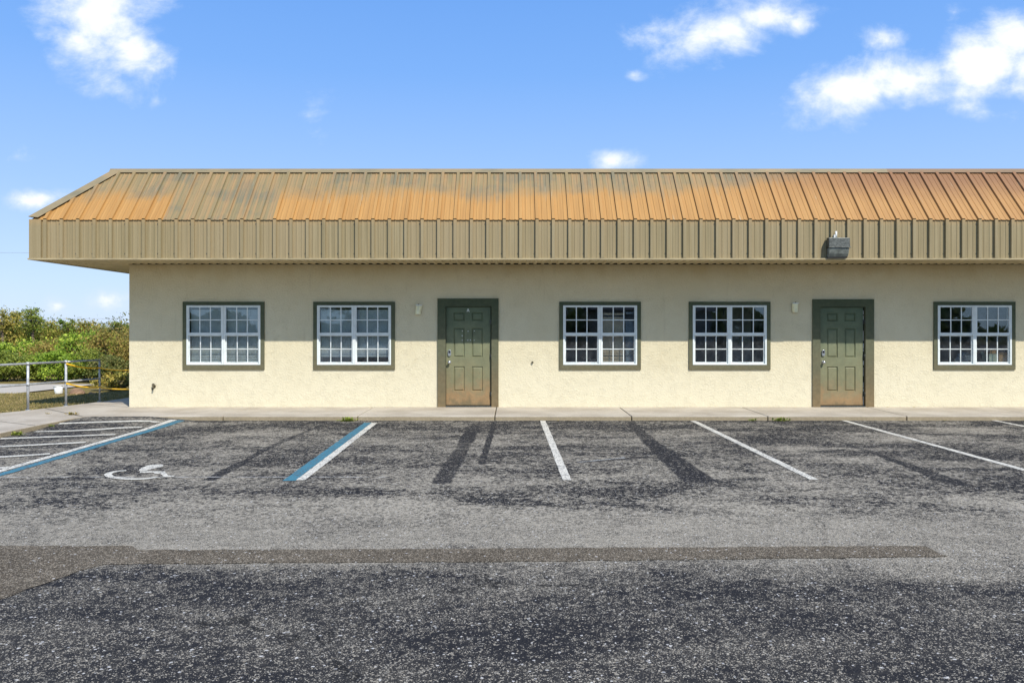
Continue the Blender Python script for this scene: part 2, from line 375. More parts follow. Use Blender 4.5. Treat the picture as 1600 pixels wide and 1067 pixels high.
def siding():
    m, n = mat('lap_siding'); p = n.pos(); x, y, z = n.sep(p)
    k = n.m('FRACT', n.m('DIVIDE', z, .16))
    c = n.mix(n.m('LESS_THAN', k, .13), (.50, .40, .27, 1), (.12, .09, .06, 1))
    n.out(c, .8); M['siding'] = m
siding()

# ------------------------------------------------------------------ meshes
class MB:
    def __init__(s): s.v = []; s.f = []; s.sm = []
    def face(s, pts, smooth=False):
        i = len(s.v); s.v += [tuple(p) for p in pts]; s.f.append(tuple(range(i, i + len(pts)))); s.sm.append(smooth)
    def box(s, x0, x1, y0, y1, z0, z1):
        i = len(s.v)
        s.v += [(x0,y0,z0),(x1,y0,z0),(x1,y1,z0),(x0,y1,z0),(x0,y0,z1),(x1,y0,z1),(x1,y1,z1),(x0,y1,z1)]
        for f in ((0,3,2,1),(4,5,6,7),(0,1,5,4),(1,2,6,5),(2,3,7,6),(3,0,4,7)):
            s.f.append(tuple(i + k for k in f)); s.sm.append(False)
        return s
    def frame(s, o, h, y0, y1):     # rectangular ring in XZ; o, h = (x0, x1, z0, z1)
        O = [(o[0],o[2]),(o[1],o[2]),(o[1],o[3]),(o[0],o[3])]; H = [(h[0],h[2]),(h[1],h[2]),(h[1],h[3]),(h[0],h[3])]
        i = len(s.v)
        for y in (y0, y1):
            s.v += [(a, y, b) for a, b in O] + [(a, y, b) for a, b in H]
        for k in range(4):
            j = (k + 1) % 4
            for f in ((k, j, 4+j, 4+k), (8+k, 12+k, 12+j, 8+j), (k, 8+k, 8+j, j), (4+k, 4+j, 12+j, 12+k)):
                s.f.append(tuple(i + q for q in f)); s.sm.append(False)
        return s
    def prism(s, prof, a, b, axis='x'):   # prof = list of 2-d points, extruded from a to b
        def P(t, p): return (t, p[0], p[1]) if axis == 'x' else ((p[0], t, p[1]) if axis == 'y' else (p[0], p[1], t))
        n = len(prof); i = len(s.v)
        s.v += [P(a, p) for p in prof] + [P(b, p) for p in prof]
        s.f.append(tuple(i + k for k in range(n))); s.f.append(tuple(i + n + k for k in reversed(range(n)))); s.sm += [False, False]
        for k in range(n):
            j = (k + 1) % n; s.f.append((i + k, i + n + k, i + n + j, i + j)); s.sm.append(False)
        return s
    def tube(s, pts, rad, seg=8, caps=True):
        pts = [Vector(p) for p in pts]; rings = []
        up = Vector((0, 0, 1))
        for k, p in enumerate(pts):
            d = (pts[min(k+1, len(pts)-1)] - pts[max(k-1, 0)]).normalized()
            a = d.cross(up) if abs(d.z) < .95 else d.cross(Vector((1, 0, 0)))
            a.normalize(); b = a.cross(d)
            r = rad[k] if isinstance(rad, (list, tuple)) else rad
            i = len(s.v)
            for q in range(seg):
                t = 2 * math.pi * q / seg; s.v.append(tuple(p + a * math.cos(t) * r + b * math.sin(t) * r))
            rings.append(i)
        for u, w in zip(rings, rings[1:]):
            for q in range(seg):
                e = (q + 1) % seg; s.f.append((u + q, u + e, w + e, w + q)); s.sm.append(True)
        if caps:
            s.f.append(tuple(rings[0] + q for q in reversed(range(seg)))); s.f.append(tuple(rings[-1] + q for q in range(seg))); s.sm += [False, False]
        return s
    def build(s, name, m, parent=None, origin=None, bevel=0):
        off = Vector(origin) if origin is not None else (WL[parent.name] if parent else Vector((0, 0, 0)))
        me = bpy.data.meshes.new(name)
        me.from_pydata([(v[0]-off.x, v[1]-off.y, v[2]-off.z) for v in s.v], [], s.f)
        me.polygons.foreach_set('use_smooth', s.sm); me.update()
        o = bpy.data.objects.new(name, me); C.objects.link(o)
        me.materials.append(M[m])
        if parent: o.parent = parent; WL[o.name] = WL[parent.name]
        else: o.location = off; WL[o.name] = off
        if bevel:
            b = o.modifiers.new('bevel', 'BEVEL'); b.width = bevel; b.segments = 2; b.limit_method = 'ANGLE'; b.angle_limit = .6
        return o
WL = {}
def tag(o, label, cat, group=None):
    o['label'] = label; o['category'] = cat
    if group: o['group'] = group
    return o
def struct(o, kind='structure'): o['kind'] = kind; return o
def empty(name, loc):
    o = bpy.data.objects.new(name, None); C.objects.link(o); o.location = loc; o.empty_display_size = .2
    WL[o.name] = Vector(loc); return o
def copy_tree(o, parent=None, dx=0):
    c = o.copy(); C.objects.link(c); WL[c.name] = WL[o.name] + Vector((dx, 0, 0))
    if parent: c.parent = parent
    for ch in list(o.children): copy_tree(ch, c, dx)
    return c
def plate(mb, xa, xb, za, zb, holes, y, flip=False):     # a wall face with rectangular openings
    xs = sorted({xa, xb, *[h[0] for h in holes], *[h[1] for h in holes]}); zs = sorted({za, zb, *[h[2] for h in holes], *[h[3] for h in holes]})
    for a, b in zip(xs, xs[1:]):
        for c, d in zip(zs, zs[1:]):
            mx, mz = (a+b)/2, (c+d)/2
            if any(h[0] < mx < h[1] and h[2] < mz < h[3] for h in holes): continue
            q = [(a,y,c),(b,y,c),(b,y,d),(a,y,d)]
            mb.face(q[::-1] if flip else q)

# ------------------------------------------------------------------ ground
YK = F / 86.9                   # kerb line
def grid(name, xs, ys, zf, m):
    mb = MB()
    for x in xs:
        for y in ys: mb.v.append((x, y, zf(x, y)))
    ny = len(ys)
    for i in range(len(xs)-1):
        for j in range(ny-1): mb.f.append((i*ny+j, (i+1)*ny+j, (i+1)*ny+j+1, i*ny+j+1)); mb.sm.append(True)
    return struct(mb.build(name, m))
grid('ground', [-500, 500], [-500, 700], lambda x, y: -.03, 'lawn')
xs = [-7.95 + .1 * i for i in range(26)] + [-5, 0, 8, 20, 45]; ys = [-45, -20, 0, 8, 12.5] + [13 + .12 * i for i in range(13)]
grid('parking_lot', xs, ys, ramp_z, 'asphalt')
grid('lawn', [-40, -30, -24, -20, -16, -12, -9.9, -9.3, -8.8, -8.3, -8], [-40, 5, 10, 12, 14, 16, 17, 18, 19, 20, 20.6], lambda x, y: .055 - .06 * max(0, (y - 17) / 3.6), 'lawn')
r = MB(); r.face([(-60, 20.4, .0), (-12.6, 20.3, .0), (-12.2, 23.6, .0), (-60, 24.1, .0)]); struct(r.build('road', 'road'))
# pavement: slabs with open joints, then the return walk on the left
pv = MB()
def slab(x0, x1, y0, y1, z1=WZ): pv.box(x0, x1, y0, y1, -.05, z1)
js = [-5.2, -2.78, -.31, 2.15, 4.6, 7.1, 9.55, 12, 14.5, 17]
ex = -7.55
prev = ex
for j in js:
    slab(prev + .008, j - .008, YK, YW + .3); prev = j
# rounded corner and return
poly = [(-7.55, YK), (-7.63, YK-.05), (-7.70, YK-.18), (-7.745, YK-.5), (-7.76, 12.9), (-7.79, 11.2), (-7.8, 9), (-7.8, -40), (-13, -40), (-11.4, 8), (-10.2, 12.5), (-9.55, 14.9), (-9.32, 15.4), (-9.07, 16.25), (-8.83, 17.2), (-8.70, 18.2), (-8.5, 30), (-7.55, 30)]
pv.prism(poly, -.05, WZ - .001, 'z')
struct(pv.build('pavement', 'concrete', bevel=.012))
# tooled joints cut across the return walk
jm = MB()
for (a, b) in (((-9.2, 15.75), (-7.66, YK - .1)), ((-9.75, 14.2), (-7.75, 13.0)), ((-8.95, 16.7), (-7.68, 16.0))):
    a = Vector((*a, WZ + .003)); b = Vector((*b, WZ + .003)); d = (b - a).normalized(); q = Vector((-d.y, d.x, 0)) * .006
    jm.face([a - q, b - q, b + q, a + q])
struct(jm.build('pavement_joint', 'dark_gap'))

# brown trench repair across the lot
top = [(-60, 853), (0, 853), (100, 853), (205, 853), (214, 859.5), (400, 859), (800, 857), (1200, 854.5), (1445, 853.5), (1480, 870)]
bot = [(1400, 871), (1100, 874), (800, 877.5), (400, 880), (165, 881.5), (120, 893), (90, 905), (40, 922), (0, 936), (-60, 955)]
def rough(pts):
    out = []
    for (a, b) in zip(pts, pts[1:] + pts[:1]):
        pa, pb = G(*a), G(*b); n_ = max(1, int((pb - pa).length / .08))
        for i in range(n_):
            q = pa.lerp(pb, i / n_); q.z = .004; q.x += random.uniform(-.012, .012); q.y += random.uniform(-.012, .012); out.append(q)
    return out
tp = MB(); pts = rough(top + bot); tp.face(pts)
o = tp.build('asphalt_patch', 'patch'); struct(o)

# ------------------------------------------------------------------ painted markings
def ribbon(mb, pts, w, dz=.005, jitter=.0):
    pts = [Vector(p) for p in pts]; L = []; R = []
    fine = []
    for a, b in zip(pts, pts[1:]):
        k = max(1, int((b - a).length / .15))
        fine += [a.lerp(b, i / k) for i in range(k)]
    fine.append(pts[-1])
    for i, p in enumerate(fine):
        d = fine[min(i+1, len(fine)-1)] - fine[max(i-1, 0)]; d.z = 0; d.normalize(); q = Vector((-d.y, d.x, 0))
        l = p + q * (w/2 + random.uniform(-jitter, jitter)); r_ = p - q * (w/2 + random.uniform(-jitter, jitter))
        for e in (l, r_): e.z = ramp_z(e.x, e.y) + dz
        L.append(l); R.append(r_)
    for i in range(len(fine)-1): mb.face([R[i], R[i+1], L[i+1], L[i]])
lines = [('lone white parking line just right of green door A, without blue beside it', (848, 657.6), (886, 750.5)),
         ('long white parking line slanting right, starting below the second window from the right', (1083, 657.6), (1272, 749.5)),
         ('white parking line starting at the kerb just right of the green door with white-edged gap', (1319, 657.2), (1621, 740)),
         ('short bit of white parking line at the far right edge of the lot', (1553, 657.0), (1990, 743))]
for lab, a, b in lines:
    mb = MB(); A, B = G(*a), G(*b); ribbon(mb, [A, B], .098, jitter=.004)
    tag(mb.build('parking_line', 'paint_white', origin=(A+B)/2), lab, 'parking line', 'white lines between parking bays')
mb = MB(); A, B = G(585, 661), G(469.5, 750.5); ribbon(mb, [A, B], .10, jitter=.004)
tag(mb.build('parking_line', 'paint_white', origin=(A+B)/2), 'white parking line painted right beside a blue line, in front of green door A', 'parking line', 'white lines between parking bays')
mb = MB(); A, B = G(575, 660.6), G(451, 751.5); ribbon(mb, [A, B], .135, jitter=.006)
tag(mb.build('accessible_bay_line', 'paint_blue', origin=(A+B)/2), 'blue painted line hugging the left side of a white line, in mid lot', 'blue line', 'blue lines of the accessible bay')
mb = MB(); A, B = G(272, 655.8), G(-130, 773); ribbon(mb, [A, B], .11, jitter=.004)
tag(mb.build('parking_line', 'paint_white', origin=(A+B)/2), 'white parking line that closes off the hatched aisle at far left', 'parking line', 'white lines between parking bays')
mb = MB(); A, B = G(284, 656.8), G(-112, 775); ribbon(mb, [A, B], .13, jitter=.008)
tag(mb.build('accessible_bay_line', 'paint_blue', origin=(A+B)/2), 'faded blue painted line along the hatched aisle at the left of the lot', 'blue line', 'blue lines of the accessible bay')
hatch = [[(92, 662.3), (150, 660), (219, 657.6), (236, 658.2), (247, 660.4)], [(55, 675), (110, 673.6), (156, 671.4), (195, 668.6), (222, 668)],
         [(0, 686), (90, 682.8), (180, 679.4)], [(-22, 699.6), (60, 695.5), (134, 691.6)], [(-46, 717.5), (20, 713.5), (78, 709.7)], [(-80, 736), (-20, 733), (14, 731)]]
labs = ['topmost curved white hatch stripe of the access aisle, nearest the building', 'second white hatch stripe down from the pavement in the access aisle', 'third white hatch stripe of the access aisle, reaching the left kerb',
        'fourth white hatch stripe of the access aisle, below the middle', 'fifth white hatch stripe of the access aisle, cut by the left picture edge', 'last and nearest white hatch stripe of the access aisle, barely in view at left']
for h, l in zip(hatch, labs):
    mb = MB(); pts = [G(*q) for q in h]; ribbon(mb, pts, .135, dz=.009, jitter=.006)
    tag(mb.build('hatch_stripe', 'paint_white', origin=pts[1]), l, 'hatch stripe', 'hatch stripes of the access aisle')
# wheelchair symbol
def q(a, b): return G(a / 3.2, 640 + b / 3.2)
mb = MB()
for pl in ([(742, 279), (780, 275), (815, 275), (818, 283), (795, 290), (760, 297), (730, 306), (692, 307), (704, 294)],
           [(700, 309), (822, 309), (826, 315), (700, 317)],
           [(772, 316), (828, 315), (842, 330), (876, 331), (866, 337), (832, 339), (800, 338), (818, 334), (800, 321), (772, 322)]):
    mb.face([(p.x, p.y, .005 + .0005 * k) for k, p in [(len(pl) % 3, q(*a)) for a in pl]][::-1])
arc = []
for i in range(25):
    t = math.radians(108 + i * (330 - 108) / 24); arc.append(q(672 + 132 * math.cos(t), 327 - 22 * math.sin(t)))
for i in range(24):
    a, b = arc[i], arc[i+1]; d = (b - a); d.z = 0; d.normalize(); nrm = Vector((-d.y, d.x, 0)) * .04
    if i == 0: pa = a - nrm; pc = a + nrm
    na, nc = b - nrm, b + nrm
    mb.face([(pa.x, pa.y, .0075), (na.x, na.y, .0075), (nc.x, nc.y, .0075), (pc.x, pc.y, .0075)]); pa, pc = na, nc
c0 = q(700, 320)
tag(mb.build('wheelchair_symbol', 'paint_white', origin=(c0.x, c0.y, 0)), 'worn white wheelchair symbol painted on the accessible bay', 'painted symbol')
mb = MB()
for a, b, w in (((905, 331), (985, 312), .03),):
    pass
ribbon(mb, [G(903, 722.5), G(935, 719.5), G(976, 715.2)], .035, jitter=.014)
tag(mb.build('faded_mark', 'paint_faded', origin=G(935, 719.5)), 'broken faded white streak on asphalt beside the lone middle white line', 'paint mark')

# ------------------------------------------------------------------ building
XL = PW(202); XR = 19.0; YB = 28.0
B = empty('office_building', (XL, YW, WZ))
tag(B, 'single-storey cream stucco office building with orange-stained metal mansard roof', 'building')
wc = [349.75, 553.5, 937.5, 1139.75, 1522]
wins = []
wz0, wz1 = ZW(577.5), ZW(471.5); TW = 127.5 / 2 / SW
holes = []
for c in wc: holes.append((PW(c) - TW + .04, PW(c) + TW - .04, wz0 + .05, wz1 - .04))
doors = [(683.7, 779.0, 466.4, 697, 767.3, 479.5), (1269, 1365, 467.6, 1281.8, 1351, 480.3)]
for d in doors: holes.append((PW(d[3]) - .04, PW(d[4]) + .04, WZ - .02, ZW(d[5]) + .04))
w = MB(); ZT = 4.4
plate(w, XL, XR, 0, ZT, holes, YW)
plate(w, XL + .2, XR, 0, ZT, holes, YW + .2, True)
for h in holes:
    w.face([(h[0], YW, h[2]), (h[0], YW, h[3]), (h[0], YW+.2, h[3]), (h[0], YW+.2, h[2])]); w.face([(h[1], YW, h[3]), (h[1], YW, h[2]), (h[1], YW+.2, h[2]), (h[1], YW+.2, h[3])])
    w.face([(h[0], YW, h[3]), (h[1], YW, h[3]), (h[1], YW+.2, h[3]), (h[0], YW+.2, h[3])]); w.face([(h[1], YW, h[2]), (h[0], YW, h[2]), (h[0], YW+.2, h[2]), (h[1], YW+.2, h[2])])
w.face([(XL, YB, 0), (XL, YW, 0), (XL, YW, ZT), (XL, YB, ZT)]); w.face([(XR, YW, 0), (XR, YB, 0), (XR, YB, ZT), (XR, YW, ZT)]); w.face([(XR, YB, 0), (XL, YB, 0), (XL, YB, ZT), (XR, YB, ZT)])
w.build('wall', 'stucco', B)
# rooms behind the glass
r = MB(); ry0, ry1 = YW + .202, YW + 4.6
r.face([(XL+.1, ry0, .12), (XR, ry0, .12), (XR, ry1, .12), (XL+.1, ry1, .12)])
r.build('room_floor', 'carpet', B)
r = MB()
r.face([(XL+.1, ry0, 2.75), (XL+.1, ry1, 2.75), (XR, ry1, 2.75), (XR, ry0, 2.75)]); r.face([(XL+.1, ry1, .12), (XR, ry1, .12), (XR, ry1, 2.75), (XL+.1, ry1, 2.75)])
r.build('room_ceiling', 'interior_paint', B)
for px in (460, 800, 1050, 1250, 1420):
    r = MB(); r.box(PW(px) - .06, PW(px) + .06, ry0 + .0, ry1 - .01, .13, 2.74); r.build('room_partition', 'interior_paint', B)

# ribbed sheet
P = .3048
def profile(u0, u1, phase, big=.045, pitch=P, minor=True, bw=.033, tw=.028):
    pts = []; k = math.floor((u0 - phase) / pitch) - 1
    while phase + k * pitch < u1 + pitch:
        c = phase + k * pitch
        pts += [(c - bw, 0), (c - tw, big), (c + tw, big), (c + bw, 0)]
        if minor:
            for f in (.335, .665):
                m_ = c + pitch * f; pts += [(m_ - .017, 0), (m_ - .008, .0065), (m_ + .008, .0065), (m_ + .017, 0)]
        k += 1
    pts = [p for p in pts if u0 < p[0] < u1]
    return [(u0, 0)] + pts + [(u1, 0)]
def ribbed(mb, prof, base, u, v, nrm, trange, sub=1):   # base + u*U + v*t + n*h
    base, u, v, nrm = map(Vector, (base, u, v, nrm)); rows = []
    for (a, h) in prof:
        t0, t1 = trange(a); rows.append((base + u * a + v * t0 + nrm * h, base + u * a + v * t1 + nrm * h))
    for (a, b), (c, d) in zip(rows, rows[1:]):
        if (b - a).length < 1e-4 and (d - c).length < 1e-4: continue
        mb.face([a, c, d, b])
SF = 83.9; YF = F / SF; ST = 78.74; YT = F / ST
XF = (50 - X0) / SF; XT = (181 - X0) / ST
ZFB, ZFT = CZ + (Y0 - 403.5) / SF, CZ + (Y0 - 343) / SF
ZTOP = CZ + (Y0 - 271) / ST
ph = (404.3 - X0) / SF
f = MB()
ribbed(f, profile(XF + .02, XR, ph), (0, YF, 0), (1, 0, 0), (0, 0, 1), (0, -1, 0), lambda a: (ZFB, ZFT - .004))
ribbed(f, [(a, h) for a, h in profile(YF + .02, YB, YF + .25)], (XF, 0, 0), (0, 1, 0), (0, 0, 1), (-1, 0, 0), lambda a: (ZFB, ZFT - .004))
fa = f.build('fascia', 'fascia', B)
t = MB(); t.box(XF - .036, XF + .185, YF - .036, YF + .01, ZFB - .012, ZFT - .002)
t.build('corner_trim', 'fascia', fa)
t = MB(); t.box(XF - .055, XR, YF - .05, YF + .06, ZFB - .032, ZFB - .003); t.box(XF - .055, XF + .06, YF + .062, YB, ZFB - .032, ZFB - .003)
t.build('drip_edge', 'edge_metal', fa)
# slope
dy, dz = YT - YF, ZTOP + .03 - ZFT; L = math.hypot(dy, dz); vs = Vector((0, dy / L, dz / L)); ns = Vector((0, -dz / L, dy / L))
r = MB()
def hipt(a): return (-.016, L) if a >= XT else (-.016 if a > XF + .03 else 0, L * max(0, (a - XF) / (XT - XF)))
pr = profile(XF + .001, XR, ph, .034)
pr = sorted(pr + [(XT, 0)])
ribbed(r, pr, (0, YF - .012, ZFT), (1, 0, 0), vs, ns, hipt)
dx = XT - XF; L2 = math.hypot(dx, dz); v2 = Vector((dx / L2, 0, dz / L2)); n2 = Vector((-dz / L2, 0, dx / L2))
def hipt2(a): return (-.02, L2) if a >= YT else (0, L2 * max(0, (a - YF) / (YT - YF)))
ribbed(r, sorted(profile(YF + .001, YB, YF + .25, .034) + [(YT, 0)]), (XF - .012, 0, ZFT), (0, 1, 0), v2, n2, hipt2)
rf = r.build('roof', 'roof', B)
# ridge cap
e = Vector((0, YT, ZTOP + .03)); a = e - vs * .075 + ns * .04; b = e + vs * .02 + ns * .045 ; 
prof = [(a.y, a.z), (b.y, b.z + .012), (b.y + .25, b.z + .022), (b.y + .25, b.z - .25), (b.y + .235, b.z - .25), (b.y + .235, b.z + .0), (b.y + .01, b.z - .004), (a.y + .008, a.z - .002)]
# closed strip built as a folded sheet
t = MB(); xL, xRr = XT - .10, XR
for p0, p1 in zip(prof, prof[1:] + prof[:1]): t.face([(xL, p0[0], p0[1]), (xRr, p0[0], p0[1]), (xRr, p1[0], p1[1]), (xL, p1[0], p1[1])])
t.face([(xL, *p_) for p_ in prof])
t.build('ridge_cap', 'cap', rf)
# hip cap
A_ = Vector((XF - .02, YF - .02, ZFT)); B_ = Vector((XT, YT, ZTOP + .03)); hd = (B_ - A_).normalized()
t = MB()
for (nn, sgn) in ((ns, 1), (n2, 1)):
    d = nn.cross(hd); d.normalize()
    if nn is ns and d.x < 0: d = -d
    if nn is n2 and d.y < 0: d = -d
    o1 = nn * .04; up = (ns + n2).normalized() * .062
    q = [A_ + up, B_ + up, B_ + d * .115 + o1, A_ + hd * .10 + d * .115 + o1]
    t.face(q); t.face([p - nn * .006 for p in q][::-1])
    t.face([q[3], q[2], q[2] - nn * .006, q[3] - nn * .006])
t.build('hip_cap', 'cap', rf)
t = MB(); t.box(XT + .28, XR, YT + .3, YB, ZTOP - .25, ZTOP - .2); t.build('roof_deck', 'shingle', rf)
# soffit
s_ = MB(); ZS = ZFB - .027
pf = profile(XF + .04, XR, XL + .05, .020, .1524, False, .038, .024)
ribbed(s_, pf, (0, 0, ZS + .022), (1, 0, 0), (0, 1, 0), (0, 0, -1), lambda a: (YF + .05, YW - .03))
pf = profile(YW - .012, YB, YW, .020, .1524, False, .038, .024)
ribbed(s_, pf, (0, 0, ZS + .022), (0, 1, 0), (1, 0, 0), (0, 0, -1), lambda a: (XF + .05, XL - .012))
so = s_.build('soffit', 'soffit_metal', B)
t = MB(); t.box(XL - .01, XR, YW - .010, YW - .002, ZS - .002, ZS + .06); t.build('gap_shade_strip', 'dark_gap', so)  # dark strip added as the shade behind the open corrugation ends
t = MB(); t.box(XF + .2, XR, YF + .05, YW + .1, ZS + .30, ZS + .31); t.build('soffit_framing', 'dark_gap', so)
# screws along the fascia ribs
k = 0; x = ph - 15 * P
while x < 9.7:
    if x > XF + .3:
        for zz in ((ZFT - .085, ZFB + .085) if k % 2 else (ZFB + .085,)):
            t = MB(); t.box(x - .060, x - .046, YF - .009, YF - .001, zz - .007, zz + .007); t.build('screw', 'lamp_metal', fa)
    x += P; k += 1

# windows
fx = TW - .077; fz0, fz1 = wz0 + .096, wz1 - .073
chk0, chk1 = ZW(524.4), ZW(519.8)
def win(cpx):
    c = PW(cpx)
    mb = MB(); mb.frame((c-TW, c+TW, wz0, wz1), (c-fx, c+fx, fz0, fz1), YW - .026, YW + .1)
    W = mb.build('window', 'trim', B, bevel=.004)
    fr = MB(); Yg = YW - .022
    fr.frame((c-fx+.001, c-.0015, fz0+.001, fz1-.001), (c-fx+.034, c-.031, fz0+.026, fz1-.022), Yg-.008, Yg+.09)
    fr.frame((c+.0015, c+fx-.001, fz0+.001, fz1-.001), (c+.031, c+fx-.034, fz0+.026, fz1-.022), Yg-.008, Yg+.09)
    fr.build('frame', 'white_vinyl', W, bevel=.003)
    for sd in (-1, 1):
        x0, x1 = (c-fx+.034, c-.031) if sd < 0 else (c+.031, c+fx-.034)
        up = MB(); up.frame((x0+.001, x1-.001, chk0+.002, fz1-.023), (x0+.02, x1-.02, chk1, fz1-.038), Yg-.001, Yg+.021)
        lo = MB(); lo.frame((x0+.001, x1-.001, fz0+.027, chk0+.02), (x0+.024, x1-.024, fz0+.058, chk0-.012), Yg+.024, Yg+.048)
        u = up.build('upper_sash', 'white_vinyl', W); l = lo.build('lower_sash', 'white_vinyl', W)
        for (a0, a1, b0, b1, yy) in ((x0+.02, x1-.02, chk1, fz1-.038, Yg+.008), (x0+.024, x1-.024, fz0+.058, chk0-.012, Yg+.034)):
            g = MB(); w3 = (a1 - a0) / 3; zc = (b0 + b1) / 2
            for k in (1, 2): g.box(a0+w3*k-.0095, a0+w3*k+.0095, yy-.003, yy+.003, b0, zc-.0085); g.box(a0+w3*k-.0095, a0+w3*k+.0095, yy-.003, yy+.003, zc+.0085, b1)
            g.box(a0, a1, yy-.0035, yy+.0035, zc-.0085, zc+.0085)
            g.build('muntin_grid', 'white_vinyl', W)
            pn = MB(); pn.box(a0-.004, a1+.004, yy+.005, yy+.009, b0-.004, b1+.004); pn.build('pane', 'glass', W)
        sn = MB(); sn.face([(x0+.01, Yg+.0225, fz0+.03), (x1-.01, Yg+.0225, fz0+.03), (x1-.01, Yg+.0225, chk0+.003), (x0+.01, Yg+.0225, chk0+.003)])
        sn.build('insect_screen', 'screen', W)
    return W
W0 = win(wc[0]); wins = [W0]
def wcopy(o, parent, dx):
    c = o.copy(); C.objects.link(c); c.parent = parent; 
    if parent is B: c.location.x += dx
    WL[c.name] = WL[B.name]
    for ch in list(o.children): wcopy(ch, c, dx)
    return c
for cpx in wc[1:]: wins.append(wcopy(W0, B, PW(cpx) - PW(wc[0])))
wl = ['window with closed grey blinds, nearest the left corner of the building', 'window with blinds raised a little at the bottom, left of door A',
      'window with tan slats behind its right half, right of door A', 'dark window just left of the second wall lamp', 'window with cardboard boxes behind the glass at far right']
for o_, l in zip(wins, wl): o_['label'] = l
# blinds
def blind(W, i, sd, z0, z1, m, pitch=.05, tilt=.18, x0=None, x1=None, depth=.095):
    c = PW(wc[i]); a, b = (c-fx+.05, c-.035) if sd < 0 else (c+.035, c+fx-.05)
    if x0 is not None: a, b = x0, x1
    mb = MB(); z = z1; y = YW + depth; hw = pitch * .56
    mb.box(a, b, y-.02, y+.03, z1+.01, z1+.05)
    while z > z0 + pitch:
        z -= pitch; dyv, dzv = hw * math.sin(tilt), hw * math.cos(tilt)
        mb.face([(a, y-dyv, z-dzv), (b, y-dyv, z-dzv), (b, y+dyv, z+dzv), (a, y+dyv, z+dzv)])
    mb.box(a, b, y-.012, y+.012, z0-.01, z0+.02)
    ob = bpy_build(mb, 'blind', m, W, i)
def bpy_build(mb, name, m, W, i):
    off = WL[B.name] + Vector((PW(wc[i]) - PW(wc[0]), 0, 0))
    me = bpy.data.meshes.new(name); me.from_pydata([(v[0]-off.x, v[1]-off.y, v[2]-off.z) for v in mb.v], [], mb.f); me.materials.append(M[m])
    o = bpy.data.objects.new(name, me); C.objects.link(o); o.parent = W; return o
for sd in (-1, 1):
    blind(wins[0], 0, sd, fz0 + .04, fz1 - .06, 'blind_slat')
    blind(wins[1], 1, sd, ZW(556.5), fz1 - .06, 'blind_slat')
c3 = PW(wc[2])
blind(wins[2], 2, 1, fz0 + .03, ZW(493), 'tan_slat', .06, .25, c3 + .05, c3 + .50, .12)
blind(wins[2], 2, 1, fz0 + .03, ZW(491), 'grey_cloth', .3, .02, c3 + .53, c3 + .69, .12)

